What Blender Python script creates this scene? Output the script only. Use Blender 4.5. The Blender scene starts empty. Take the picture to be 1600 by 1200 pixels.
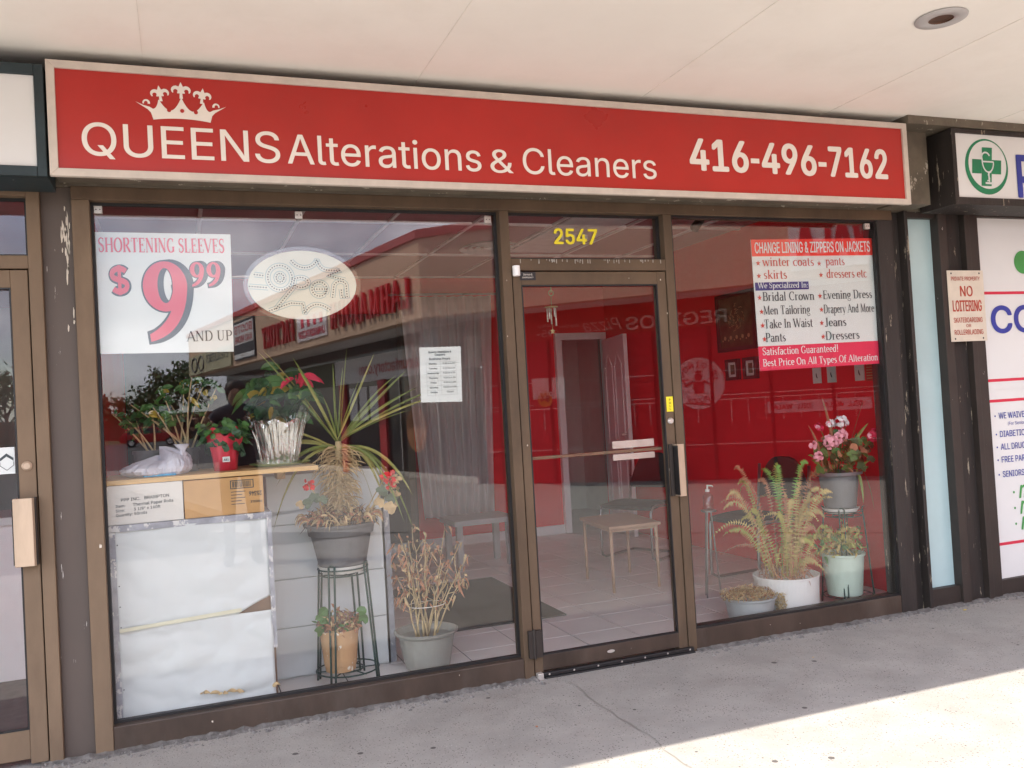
import bpy, math, random
from mathutils import Vector, Matrix, noise, geometry
R = math.radians
rnd = random.Random(7)
SC = bpy.context.scene
COL = SC.collection

# ------------------------------------------------------------------ camera, sky, sun, exposure
cam = bpy.data.objects.new('camera', bpy.data.cameras.new('camera'))
COL.objects.link(cam)
YAW, PIT, ROL = R(20.612), R(1.366), R(-3.2795)
fw = Vector((math.sin(YAW)*math.cos(PIT), math.cos(YAW)*math.cos(PIT), math.sin(PIT)))
rt = Vector((math.cos(YAW), -math.sin(YAW), 0)); up = rt.cross(fw)
r2 = math.cos(ROL)*rt + math.sin(ROL)*up; u2 = -math.sin(ROL)*rt + math.cos(ROL)*up
M = Matrix((r2, u2, -fw)).transposed().to_4x4(); M.translation = Vector((0, -4.14, 1.3547))
cam.matrix_world = M
cam.data.sensor_width = 36; cam.data.lens = 1382.16/1600*36
cam.data.clip_start = .05; cam.data.clip_end = 1000
SC.camera = cam
SUN = Vector((-.72, -.383, 1)).normalized()
EL = math.asin(SUN.z); AZ = math.atan2(SUN.x, SUN.y)
w = bpy.data.worlds.new("World"); SC.world = w; w.use_nodes = True
nt = w.node_tree; bg = nt.nodes['Background']
sky = nt.nodes.new('ShaderNodeTexSky'); sky.sky_type = 'NISHITA'; sky.sun_disc = False
sky.sun_elevation = EL; sky.sun_rotation = AZ
tc = nt.nodes.new('ShaderNodeTexCoord'); mp = nt.nodes.new('ShaderNodeMapping'); mp.inputs['Scale'].default_value = (1, 1, 2.2)
ns = nt.nodes.new('ShaderNodeTexNoise'); ns.inputs['Scale'].default_value = 2.6; ns.inputs['Detail'].default_value = 9; ns.inputs['Roughness'].default_value = .6
rp = nt.nodes.new('ShaderNodeValToRGB'); rp.color_ramp.elements[0].position = .33; rp.color_ramp.elements[1].position = .56
n2 = nt.nodes.new('ShaderNodeTexNoise'); n2.inputs['Scale'].default_value = 5; n2.inputs['Detail'].default_value = 6
r3 = nt.nodes.new('ShaderNodeValToRGB'); r3.color_ramp.elements[0].position = .35; r3.color_ramp.elements[1].position = .7
r3.color_ramp.elements[0].color = (2.2, 2.3, 3.1, 1); r3.color_ramp.elements[1].color = (8, 8, 8.6, 1)
mx = nt.nodes.new('ShaderNodeMix'); mx.data_type = 'RGBA'
L = nt.links.new
L(tc.outputs['Generated'], mp.inputs[0]); L(mp.outputs[0], ns.inputs['Vector']); L(mp.outputs[0], n2.inputs['Vector'])
L(ns.outputs[0], rp.inputs[0]); L(n2.outputs[0], r3.inputs[0]); L(rp.outputs[0], mx.inputs[0])
L(sky.outputs[0], mx.inputs[6]); L(r3.outputs[0], mx.inputs[7]); L(mx.outputs[2], bg.inputs[0])
bg.inputs[1].default_value = .15
sl = bpy.data.lights.new('sun', 'SUN'); sl.energy = 2.4; sl.angle = R(.5); sl.color = (1, .93, .82)
so = bpy.data.objects.new('sun', sl); COL.objects.link(so)
so.rotation_euler = (-SUN).to_track_quat('-Z', 'Y').to_euler(); so.location = (-8, -8, 16)
SC.view_settings.view_transform = 'Standard'; SC.view_settings.look = 'None'
SC.view_settings.exposure = 2.15; SC.view_settings.gamma = 1
SC.cycles.transparent_max_bounces = 24; SC.cycles.max_bounces = 10; SC.cycles.diffuse_bounces = 6

# ------------------------------------------------------------------ materials
def mat(name, col, rough=.6, metal=0, var=.12, scale=8, bump=0, bscale=None, spec=.5, stretch=(1, 1, 1), chips=None, grime=0, gcol=(.05, .04, .035)):
    m = bpy.data.materials.new(name); m.use_nodes = True
    t = m.node_tree; b = t.nodes['Principled BSDF']; k = t.links.new
    b.inputs['Roughness'].default_value = rough; b.inputs['Metallic'].default_value = metal
    b.inputs['Specular IOR Level'].default_value = spec
    tc = t.nodes.new('ShaderNodeTexCoord'); mp = t.nodes.new('ShaderNodeMapping'); mp.inputs['Scale'].default_value = stretch
    k(tc.outputs['Object'], mp.inputs[0])
    n = t.nodes.new('ShaderNodeTexNoise'); n.inputs['Scale'].default_value = scale; n.inputs['Detail'].default_value = 6; n.inputs['Roughness'].default_value = .62
    k(mp.outputs[0], n.inputs['Vector'])
    rp = t.nodes.new('ShaderNodeValToRGB'); rp.color_ramp.elements[0].position = .3; rp.color_ramp.elements[1].position = .7
    rp.color_ramp.elements[0].color = tuple(c*(1-var) for c in col)+(1,); rp.color_ramp.elements[1].color = tuple(min(1, c*(1+var)) for c in col)+(1,)
    k(n.outputs[0], rp.inputs[0]); out = rp.outputs[0]
    def over(fac, colr, prev):
        q = t.nodes.new('ShaderNodeMix'); q.data_type = 'RGBA'; k(fac, q.inputs[0]); k(prev, q.inputs[6]); q.inputs[7].default_value = tuple(colr)+(1,); return q.outputs[2]
    if chips:
        cc, thr, cs, cst = chips
        mp2 = t.nodes.new('ShaderNodeMapping'); mp2.inputs['Scale'].default_value = cst; k(tc.outputs['Object'], mp2.inputs[0])
        c = t.nodes.new('ShaderNodeTexNoise'); c.inputs['Scale'].default_value = cs; c.inputs['Detail'].default_value = 5; c.inputs['Roughness'].default_value = .7
        k(mp2.outputs[0], c.inputs['Vector'])
        r = t.nodes.new('ShaderNodeValToRGB'); r.color_ramp.elements[0].position = thr; r.color_ramp.elements[1].position = thr+.02
        k(c.outputs[0], r.inputs[0]); out = over(r.outputs[0], cc, out)
    if grime:
        c = t.nodes.new('ShaderNodeTexNoise'); c.inputs['Scale'].default_value = 2.3; c.inputs['Detail'].default_value = 8; c.inputs['Roughness'].default_value = .7
        k(mp.outputs[0], c.inputs['Vector'])
        r = t.nodes.new('ShaderNodeValToRGB'); r.color_ramp.elements[0].position = .5; r.color_ramp.elements[1].position = .78
        r.color_ramp.elements[1].color = (grime, grime, grime, 1); k(c.outputs[0], r.inputs[0]); out = over(r.outputs[0], gcol, out)
    k(out, b.inputs['Base Color'])
    mr = t.nodes.new('ShaderNodeMapRange'); mr.inputs[3].default_value = max(.02, rough-.1); mr.inputs[4].default_value = min(1, rough+.12); k(n.outputs[0], mr.inputs[0]); k(mr.outputs[0], b.inputs['Roughness'])
    if bump:
        bn = t.nodes.new('ShaderNodeTexNoise'); bn.inputs['Scale'].default_value = bscale or scale*6; bn.inputs['Detail'].default_value = 5
        k(mp.outputs[0], bn.inputs['Vector'])
        bp = t.nodes.new('ShaderNodeBump'); bp.inputs['Strength'].default_value = bump; bp.inputs['Distance'].default_value = .01
        k(bn.outputs[0], bp.inputs['Height']); k(bp.outputs[0], b.inputs['Normal'])
    return m
def glass_mat(name, r0=.05, tint=(.93, .96, .95), haze=0):
    m = bpy.data.materials.new(name); m.use_nodes = True; t = m.node_tree; t.nodes.clear(); k = t.links.new
    o = t.nodes.new('ShaderNodeOutputMaterial'); a = t.nodes.new('ShaderNodeBsdfTransparent'); g = t.nodes.new('ShaderNodeBsdfGlossy')
    a.inputs[0].default_value = tint+(1,); g.inputs['Roughness'].default_value = .0
    lw = t.nodes.new('ShaderNodeLayerWeight'); lw.inputs[0].default_value = .5
    pw = t.nodes.new('ShaderNodeMath'); pw.operation = 'POWER'; pw.inputs[1].default_value = 5; k(lw.outputs['Facing'], pw.inputs[0])
    mr = t.nodes.new('ShaderNodeMapRange'); mr.inputs[3].default_value = r0; mr.inputs[4].default_value = 1; k(pw.outputs[0], mr.inputs[0])
    mx = t.nodes.new('ShaderNodeMixShader'); k(mr.outputs[0], mx.inputs[0]); k(a.outputs[0], mx.inputs[1]); k(g.outputs[0], mx.inputs[2])
    k(mx.outputs[0], o.inputs[0]); return m

m_glass = glass_mat('shop_glass', .05, (.985, .99, .985))
m_clear = glass_mat('cellophane', .08, (.95, .95, .95))
m_brown = mat('bronze_frame', (.185, .128, .082), .62, 0, .16, 5, .08, 40, spec=.25, stretch=(1, 1, .35), chips=((.55, .5, .42), .735, 26, (1, 1, .5)), grime=.7, gcol=(.09, .06, .04))
m_brown2 = mat('weathered_bronze', (.12, .08, .05), .6, 0, .2, 5, .1, 40, spec=.25, stretch=(1, 1, .35), chips=((.45, .4, .34), .715, 26, (1, 1, .4)), grime=.7, gcol=(.045, .032, .025))
m_dkbrown = mat('dark_frame', (.036, .027, .022), .55, .1, .2, 6, .08, 40, chips=((.5, .47, .42), .69, 30, (1, 1, .4)))
m_sill = mat('sill_bronze', (.062, .041, .029), .5, .1, .3, 6, .1, 50, stretch=(1, 1, .4), chips=((.3, .27, .24), .72, 40, (1, 1, .5)), grime=.5, gcol=(.14, .12, .1))
m_peel = mat('peeling_paint', (.026, .020, .017), .62, 0, .3, 5, .25, 30, stretch=(2, 2, .3), chips=((.32, .27, .2), .625, 18, (1.8, 1.8, .25)))
m_peel2 = mat('weathered_header', (.13, .108, .078), .6, 0, .3, 7, .3, 30, chips=((.42, .38, .31), .62, 14, (1, 1, .5)))
m_pil = mat('pilaster_paint', (.098, .074, .06), .65, 0, .12, 4, .06, 30, stretch=(1, 1, .4), chips=((.5, .46, .42), .665, 22, (2.2, 2.2, .22)))
m_gasket = mat('gasket', (.012, .011, .011), .5)
m_alu = mat('aluminium', (.62, .58, .53), .38, .55, .1, 12, .03)
m_signwhite = mat('sign_trim', (.60, .53, .455), .5, .1, .1, 12, .05, chips=((.3, .22, .14), .74, 18, (1, 1, 1)))
m_pull = mat('pull_metal', (.48, .36, .26), .42, .55, .2, 10, .06, 60, stretch=(1, 1, .2), grime=.4)
m_red = mat('sign_red', (.44, .019, .013), .3, 0, .12, 1.6, .06, 2.5, grime=.16, gcol=(.30, .05, .03))
m_white = mat('lettering_white', (.82, .76, .68), .5, 0, .03)
m_paper = mat('paper_white', (.66, .69, .67), .7, 0, .02)
m_soffit = mat('soffit_cream', (.92, .885, .81), .75, 0, .03, 1.3, .05, 60, grime=.12, gcol=(.5, .42, .33))
m_joint = mat('soffit_joint', (.83, .79, .72), .8)
def pave_mat():
    m = mat('concrete_pavement', (.31, .292, .268), .9, 0, .14, 3.5, .3, 90, grime=.4, gcol=(.22, .185, .16))
    t = m.node_tree; b = t.nodes['Principled BSDF']; k = t.links.new
    src = b.inputs['Base Color'].links[0].from_socket
    tcn = t.nodes.new('ShaderNodeTexCoord')
    for sc, thr, c in ((75, .115, (.11, .09, .08)), (48, .065, (.45, .42, .38)), (22, .05, (.06, .05, .045)), (5, .035, (.09, .08, .075))):
        v = t.nodes.new('ShaderNodeTexVoronoi'); v.inputs['Scale'].default_value = sc; k(tcn.outputs['Object'], v.inputs['Vector'])
        nn = t.nodes.new('ShaderNodeTexNoise'); nn.inputs['Scale'].default_value = sc*.12; k(tcn.outputs['Object'], nn.inputs['Vector'])
        mu = t.nodes.new('ShaderNodeMath'); mu.operation = 'MULTIPLY'; k(nn.outputs[0], mu.inputs[0]); mu.inputs[1].default_value = thr*3
        le = t.nodes.new('ShaderNodeMath'); le.operation = 'LESS_THAN'; k(v.outputs['Distance'], le.inputs[0]); k(mu.outputs[0], le.inputs[1])
        q = t.nodes.new('ShaderNodeMix'); q.data_type = 'RGBA'; k(le.outputs[0], q.inputs[0]); k(src, q.inputs[6]); q.inputs[7].default_value = c+(1,); src = q.outputs[2]
    k(src, b.inputs['Base Color']); return m
m_pave = pave_mat()
m_crack = mat('pavement_crack', (.235, .22, .20), .95)
m_rubble = mat('rubble', (.19, .178, .167), .9, 0, .5, 30, .4)
m_asphalt = mat('asphalt', (.06, .058, .058), .9, 0, .2, 2, .2, 60)
m_grass = mat('grass', (.07, .10, .03), .95, 0, .35, 2.5, .4)
m_tile = mat('floor_tile', (.82, .77, .73), .35, 0, .07, 2.2)
m_grout = mat('tile_grout', (.17, .155, .145), .9)
m_wallred = mat('wall_red', (.82, .014, .026), .5, 0, .06, 1.5, .03)
m_ceil = mat('ceiling_tile', (.42, .19, .20), .85, 0, .06, 20)
m_tbar = mat('ceiling_bar', (.85, .78, .76), .5)
m_wood = mat('shelf_pine', (.58, .37, .16), .55, 0, .22, 5, .05, stretch=(.6, 8, 8))
m_card = mat('cardboard', (.50, .29, .12), .8, 0, .1, 4, .06)
m_cardw = mat('white_carton', (.66, .63, .58), .75, 0, .05, 4, .04)
m_brownbox = mat('brown_case', (.17, .095, .055), .7, 0, .2, 6, .1)
m_greyedge = mat('grey_worn_edge', (.33, .33, .36), .8, 0, .25, 14, .2, chips=((.62, .6, .58), .57, 22, (1, 1, .6)))
m_sheet = mat('white_sheet', (.60, .62, .61), .75, 0, .04, 3, .35, 7, chips=((.62, .54, .38), .73, 4, (1, 1, 2.2)))
m_board = mat('white_board', (.72, .74, .73), .6, 0, .03, 3)
m_black = mat('black_print', (.018, .017, .02), .5)
m_pred = mat('print_red', (.62, .025, .06), .5, 0, .02)
m_psred = mat('print_scarlet', (.78, .045, .03), .5, 0, .02)
m_ppink = mat('print_crimson', (.68, .03, .085), .5, 0, .02)
m_navy = mat('print_navy', (.03, .03, .19), .5)
m_char = mat('print_charcoal', (.04, .055, .06), .5)
m_yel = mat('number_yellow', (.85, .72, .03), .45)
m_blue = mat('pharmacy_blue', (.03, .045, .30), .5)
m_green = mat('pharmacy_green', (.01, .21, .09), .5)
m_mgreen = mat('pharmacy_leaf_green', (.06, .30, .07), .5)
m_lblue = mat('frosted_panel', (.42, .56, .56), .22, 0, .08, 2, chips=((.3, .36, .36), .74, 9, (1, 1, 1)))
m_pwhite = mat('pharmacy_white', (.72, .72, .70), .5, 0, .03, 2, chips=((.5, .48, .42), .76, 9, (1, 1, 1)))
m_dgreen = mat('sign_dark_green', (.02, .035, .04), .5, .1, .3, 7, .1, chips=((.4, .4, .38), .7, 20, (1, 1, 1)))
m_rust = mat('rusted_red_print', (.42, .06, .035), .7, 0, .15, 20, chips=((.66, .6, .5), .63, 60, (1, 1, 1)))
m_nlplate = mat('old_white_plate', (.66, .58, .47), .55, 0, .08, 9, chips=((.3, .15, .08), .72, 14, (1, 1, 1)))
m_leaf = mat('leaf_green', (.055, .145, .03), .5, 0, .3, 14)
m_leafd = mat('leaf_dark', (.025, .075, .025), .45, 0, .3, 14)
m_leafy = mat('leaf_yellow', (.42, .30, .04), .55, 0, .25, 14)
m_blade = mat('blade_green', (.155, .19, .035), .5, 0, .25, 12)
m_blady = mat('blade_pale', (.29, .27, .065), .5, 0, .2, 12)
m_dry = mat('dry_straw', (.50, .36, .19), .85, 0, .25, 20)
m_dryr = mat('dry_russet', (.36, .16, .085), .85, 0, .25, 20)
m_stem = mat('dry_stem', (.48, .36, .19), .75, 0, .2, 20)
m_fern = mat('fern_lime', (.34, .32, .07), .6, 0, .2, 20)
m_ferng = mat('fern_green', (.14, .30, .06), .6, 0, .2, 20)
m_ferny = mat('fern_straw', (.42, .31, .11), .7, 0, .2, 20)
m_pink = mat('petal_pink', (.80, .36, .42), .6, 0, .1, 30)
m_pwht = mat('petal_white', (.82, .78, .78), .6, 0, .05, 30)
m_crim = mat('petal_crimson', (.68, .02, .08), .6, 0, .1, 30)
m_pred2 = mat('petal_red', (.66, .02, .025), .6, 0, .1, 30)
m_soil = mat('soil', (.07, .05, .035), .95, 0, .3, 40, .4)
m_potdk = mat('pot_charcoal', (.12, .115, .115), .55, 0, .1, 6)
m_potgrey = mat('pot_grey', (.15, .15, .15), .5, 0, .08, 6)
m_potst = mat('pot_stone', (.32, .31, .27), .45, 0, .12, 6)
m_terra = mat('terracotta', (.56, .33, .16), .8, 0, .1, 6, .1, chips=((.8, .74, .62), .62, 24, (1, 1, .7)))
m_bucket = mat('bucket_white', (.76, .74, .70), .4, 0, .03, 3)
m_potlg = mat('pot_mint', (.50, .60, .50), .5, 0, .06, 5)
m_foilred = mat('foil_red', (.62, .03, .06), .4, .1, .08, 8)
m_foil = mat('foil_silver', (.8, .8, .78), .16, .95, .05, 8, .9, 14)
m_bag = mat('plastic_bag', (.55, .54, .60), .35, 0, .05, 6, .2, 9)
m_bagblue = mat('bag_blue', (.05, .35, .62), .5)
m_tray = mat('tray_green', (.28, .40, .13), .5)
m_wire = mat('green_wire', (.012, .045, .035), .4, .2)
m_curt = mat('sheer_curtain', (.66, .61, .59), .9, 0, .08, 4, .1, stretch=(8, 8, .5))
m_mat = mat('door_mat', (.075, .066, .058), .95, 0, .15, 60, .3)
m_whitep = mat('white_gloss_paint', (.88, .87, .86), .45, 0, .03)
m_door = mat('white_panel_door', (.86, .80, .80), .5, 0, .04)
m_grn = mat('pale_green_wall', (.72, .78, .73), .7, 0, .05)
m_locker = mat('locker_grey', (.62, .68, .68), .45, .1, .05)
m_table = mat('tan_table', (.47, .30, .2), .5, 0, .12, 5)
m_chrome = mat('chair_tube', (.3, .29, .28), .3, .8)
m_seat = mat('chair_black', (.018, .017, .018), .75)
m_pic = mat('tapestry_dark', (.05, .07, .035), .8, 0, .6, 9)
m_gold = mat('tapestry_gold', (.4, .32, .16), .6)
m_lampglass = mat('fixture_lens', (.75, .74, .72), .4)
m_tan = mat('stucco_tan', (.62, .42, .29), .95, 0, .25, 26, .4, 60)
m_cap = mat('red_metal_cap', (.40, .05, .04), .45, .1, .1)
m_wred = mat('storefront_red', (.48, .02, .025), .5, 0, .1, 2)
m_wdark = mat('storefront_dark_glass', (.012, .012, .013), .08)
m_wwhite = mat('storefront_white', (.7, .68, .66), .55, 0, .05)
m_olive = mat('wing_green_trim', (.10, .12, .07), .7, 0, .2)
m_bandred = mat('sign_band_red', (.40, .05, .025), .5, 0, .15)
m_lite = mat('band_lettering', (.86, .58, .55), .5)
m_brick = mat('garden_brick', (.20, .075, .05), .9, 0, .25, 8)
m_bark = mat('bark', (.09, .065, .045), .95, 0, .3, 8)
m_tleaf = mat('tree_leaf', (.05, .085, .025), .7, 0, .4, 3)
m_tleaf2 = mat('tree_leaf_light', (.085, .12, .035), .7, 0, .4, 3)
m_car = mat('car_paint_red', (.42, .02, .02), .22, .1, .05)
m_tyre = mat('tyre', (.015, .015, .015), .85)
m_tan_pizza = mat('flatbread', (.30, .12, .05), .8, 0, .6, 18)

# ------------------------------------------------------------------ mesh builder
class MB:
    def __init__(s): s.v = []; s.f = []; s.m = []; s.mi = 0; s.sm = False
    def add(s, vs, fs):
        o = len(s.v); s.v += [tuple(x) for x in vs]
        for f in fs: s.f.append([i+o for i in f]); s.m.append(s.mi)
        return s
    def box(s, x0, x1, y0, y1, z0, z1):
        return s.add([(x0, y0, z0), (x1, y0, z0), (x1, y1, z0), (x0, y1, z0), (x0, y0, z1), (x1, y0, z1), (x1, y1, z1), (x0, y1, z1)],
              [(0, 3, 2, 1), (4, 5, 6, 7), (0, 1, 5, 4), (1, 2, 6, 5), (2, 3, 7, 6), (3, 0, 4, 7)])
    def obox(s, o, ax, ay, az):
        o, ax, ay, az = map(Vector, (o, ax, ay, az))
        return s.add([o, o+ax, o+ax+ay, o+ay, o+az, o+ax+az, o+ax+ay+az, o+ay+az],
              [(0, 3, 2, 1), (4, 5, 6, 7), (0, 1, 5, 4), (1, 2, 6, 5), (2, 3, 7, 6), (3, 0, 4, 7)])
    def prism(s, pts, d):       # planar polygon extruded along d
        d = Vector(d); n = len(pts); a = [Vector(p) for p in pts]
        return s.add(a+[p+d for p in a], [list(range(n))[::-1], [n+i for i in range(n)]]+[(i, (i+1) % n, n+(i+1) % n, n+i) for i in range(n)])
    def tube(s, pts, r, seg=8, cap=True):
        pts = [Vector(p) for p in pts]; n = len(pts); rs = r if isinstance(r, (list, tuple)) else [r]*n
        vs = []; fs = []; u = None
        for i, p in enumerate(pts):
            t = (pts[min(i+1, n-1)]-pts[max(i-1, 0)]).normalized()
            if u is None: u = t.orthogonal().normalized()
            u = (u-t*u.dot(t)); u = u.normalized() if u.length > 1e-6 else t.orthogonal().normalized()
            q = t.cross(u)
            for k in range(seg):
                a = 2*math.pi*k/seg; vs.append(p+(u*math.cos(a)+q*math.sin(a))*rs[i])
        for i in range(n-1):
            for k in range(seg): fs.append((i*seg+k, i*seg+(k+1) % seg, (i+1)*seg+(k+1) % seg, (i+1)*seg+k))
        if cap: fs += [list(range(seg))[::-1], [(n-1)*seg+k for k in range(seg)]]
        return s.add(vs, fs)
    def lathe(s, prof, c, seg=40, fn=None):
        vs = []; fs = []; n = len(prof)
        for i, (r, z) in enumerate(prof):
            for k in range(seg):
                a = 2*math.pi*k/seg; rr, zz = (r, z) if fn is None else fn(r, z, a, i)
                vs.append((c[0]+rr*math.cos(a), c[1]+rr*math.sin(a), c[2]+zz))
        for i in range(n-1):
            for k in range(seg): fs.append((i*seg+k, i*seg+(k+1) % seg, (i+1)*seg+(k+1) % seg, (i+1)*seg+k))
        return s.add(vs, fs)
    def disc(s, c, n, r, seg=16, ry=None):
        n = Vector(n).normalized(); u = n.orthogonal().normalized() if abs(n.z) > .9 else Vector((0, 0, 1)).cross(n).normalized(); q = n.cross(u)
        c = Vector(c)
        return s.add([c+u*r*math.cos(2*math.pi*k/seg)+q*(ry or r)*math.sin(2*math.pi*k/seg) for k in range(seg)], [list(range(seg))])
    def blade(s, p0, p1, p2, wd, n=7, fold=.25, tw=None):      # pointed leaf along a quadratic curve
        p0, p1, p2 = map(Vector, (p0, p1, p2)); vs = []; fs = []
        side0 = tw or Vector((rnd.uniform(-1, 1), rnd.uniform(-1, 1), rnd.uniform(-.3, .3)))
        for i in range(n+1):
            t = i/n; p = p0*(1-t)**2+p1*2*t*(1-t)+p2*t*t
            d = ((p1-p0)*(1-t)+(p2-p1)*t).normalized(); sd = d.cross(side0); sd = sd.normalized() if sd.length > 1e-5 else d.orthogonal().normalized()
            nn = d.cross(sd); ww = wd*math.sin(math.pi*min(1, .12+t*.88))**.8*.5+1e-4
            vs += [p-sd*ww+nn*ww*fold, p, p+sd*ww+nn*ww*fold]
        for i in range(n):
            for k in (0, 1): fs.append((i*3+k, i*3+k+1, i*3+k+4, i*3+k+3))
        return s.add(vs, fs)
    def build(s, name, mats, parent=None, smooth=False, bevel=0, solid=0):
        me = bpy.data.meshes.new(name); me.from_pydata(s.v, [], s.f); me.update()
        for m in (mats if isinstance(mats, (list, tuple)) else [mats]): me.materials.append(m)
        for p, i in zip(me.polygons, s.m): p.material_index = i; p.use_smooth = smooth
        o = bpy.data.objects.new(name, me); COL.objects.link(o)
        if parent:
            o.parent = parent
            if parent.type == 'EMPTY': o.location = -parent.location
        if solid:
            q = o.modifiers.new('solid', 'SOLIDIFY'); q.thickness = solid; q.offset = 0
        if bevel:
            q = o.modifiers.new('bevel', 'BEVEL'); q.width = bevel; q.segments = 2; q.limit_method = 'ANGLE'
        return o
def thing(name, label, cat, loc=(0, 0, 0), group=None):
    o = bpy.data.objects.new(name, None); COL.objects.link(o); o.location = loc; o.empty_display_size = .1
    o['label'] = label; o['category'] = cat
    if group: o['group'] = group
    return o
def tag(o, label, cat, group=None):
    o['label'] = label; o['category'] = cat
    if group: o['group'] = group
    return o
def struct(o): o['kind'] = 'structure'; return o
def stuff(o, label, cat): o['kind'] = 'stuff'; o['label'] = label; o['category'] = cat; return o

# ------------------------------------------------------------------ lettering
try:      # the plain grotesque that ships with Blender itself; the built-in face otherwise
    FONT = bpy.data.fonts.load(bpy.utils.system_resource('DATAFILES') + '/fonts/Inter.woff2')
    pass
except Exception:
    FONT = None
CAP = {}
def cap_of(f):
    if f not in CAP:
        cu = bpy.data.curves.new('t', 'FONT'); cu.body = 'H'
        if f: cu.font = f
        ob = bpy.data.objects.new('t', cu); me = bpy.data.meshes.new_from_object(ob); CAP[f] = max(v.co.y for v in me.vertices)
        bpy.data.objects.remove(ob); bpy.data.meshes.remove(me); bpy.data.curves.remove(cu)
    return CAP[f]
def sans(mb, body, o, xd, nd, h, wd=None, bold=0, thick=.002, align='l', shear=0, upv=(0, 0, 1)):
    """body set in the plain built-in face: o = lower left of the capitals, h = cap height, wd = set width"""
    cu = bpy.data.curves.new('t', 'FONT'); cu.body = body
    fnt = FONT
    if fnt: cu.font = fnt; cu.shear = shear; cu.resolution_u = 4
    ob = bpy.data.objects.new('t', cu); vs, fs, fl_ = [], [], []
    loops = []      # every outline is filled by itself, so overlapping pen strokes of a letter do not cancel out
    for sp in ob.to_curve(bpy.context.evaluated_depsgraph_get()).splines:
        p = sp.bezier_points; lp = []
        for i in range(len(p)):
            a, c = p[i], p[(i+1) % len(p)]
            st = (a.co-c.co).length < 1e-6
            flat = (a.handle_right-a.co).cross(c.co-a.co).length < 1e-5 and (c.handle_left-a.co).cross(c.co-a.co).length < 1e-5
            lp += [] if st else [a.co.copy()] if flat else geometry.interpolate_bezier(a.co, a.handle_right, c.handle_left, c.co, 6)[:-1]
        if len(lp) > 2: loops.append(lp)
    ob.to_curve_clear(); bpy.data.objects.remove(ob); bpy.data.curves.remove(cu)
    pv, pe = [], []
    for l in loops: o_ = len(pv); pv += [Vector((q.x, q.y)) for q in l]; pe += [(o_+i, o_+(i+1) % len(l)) for i in range(len(l))]
    cv, ce, cf = geometry.delaunay_2d_cdt(pv, pe, [], 0, 1e-6)[:3]
    def wind(x, y):
        n_ = 0
        for l in loops:
            for a, c in zip(l, l[1:]+l[:1]):
                if (a.y <= y) != (c.y <= y):
                    if (c.x-a.x)*(y-a.y)/(c.y-a.y)+a.x > x: n_ += 1 if c.y > a.y else -1
        return n_
    vs = [Vector((q.x, q.y, 0)) for q in cv]
    fs = [list(f) for f in cf if wind(sum(cv[i].x for i in f)/len(f), sum(cv[i].y for i in f)/len(f))]
    x0 = min(v.x for v in vs); x1 = max(v.x for v in vs)
    sy = h/cap_of(fnt); sx = (wd/(x1-x0)) if wd else sy
    off = {'l': 0, 'c': -(x1-x0)*sx/2, 'r': -(x1-x0)*sx}[align]
    xd, nd, o, upv = Vector(xd), Vector(nd), Vector(o), Vector(upv)
    e = bold*h*1.15
    for i, (dx, dz) in enumerate([(0, 0), (e, 0), (-e, 0), (0, e*.7), (0, -e*.7), (e*.8, e*.5), (-e*.8, e*.5), (e*.8, -e*.5), (-e*.8, -e*.5)] if bold else [(0, 0)]):
        mb.add([o+xd*((v.x-x0)*sx+off+dx)+upv*(v.y*sy+dz)+nd*(thick+v.z+i*.00007) for v in vs], fs)
    if thick > .004:   # returns for channel letters
        ed = {}
        for f in fs:
            for a, b in zip(f, f[1:]+f[:1]): ed[(a, b)] = ed.get((a, b), 0)+1
        for (a, b) in [e for e in ed if (e[1], e[0]) not in ed]:
            P = [o+xd*((vs[i].x-x0)*sx+off)+upv*(vs[i].y*sy) for i in (a, b)]
            mb.add([P[0], P[1], P[1]+nd*thick, P[0]+nd*thick], [(0, 1, 2, 3)])

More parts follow.
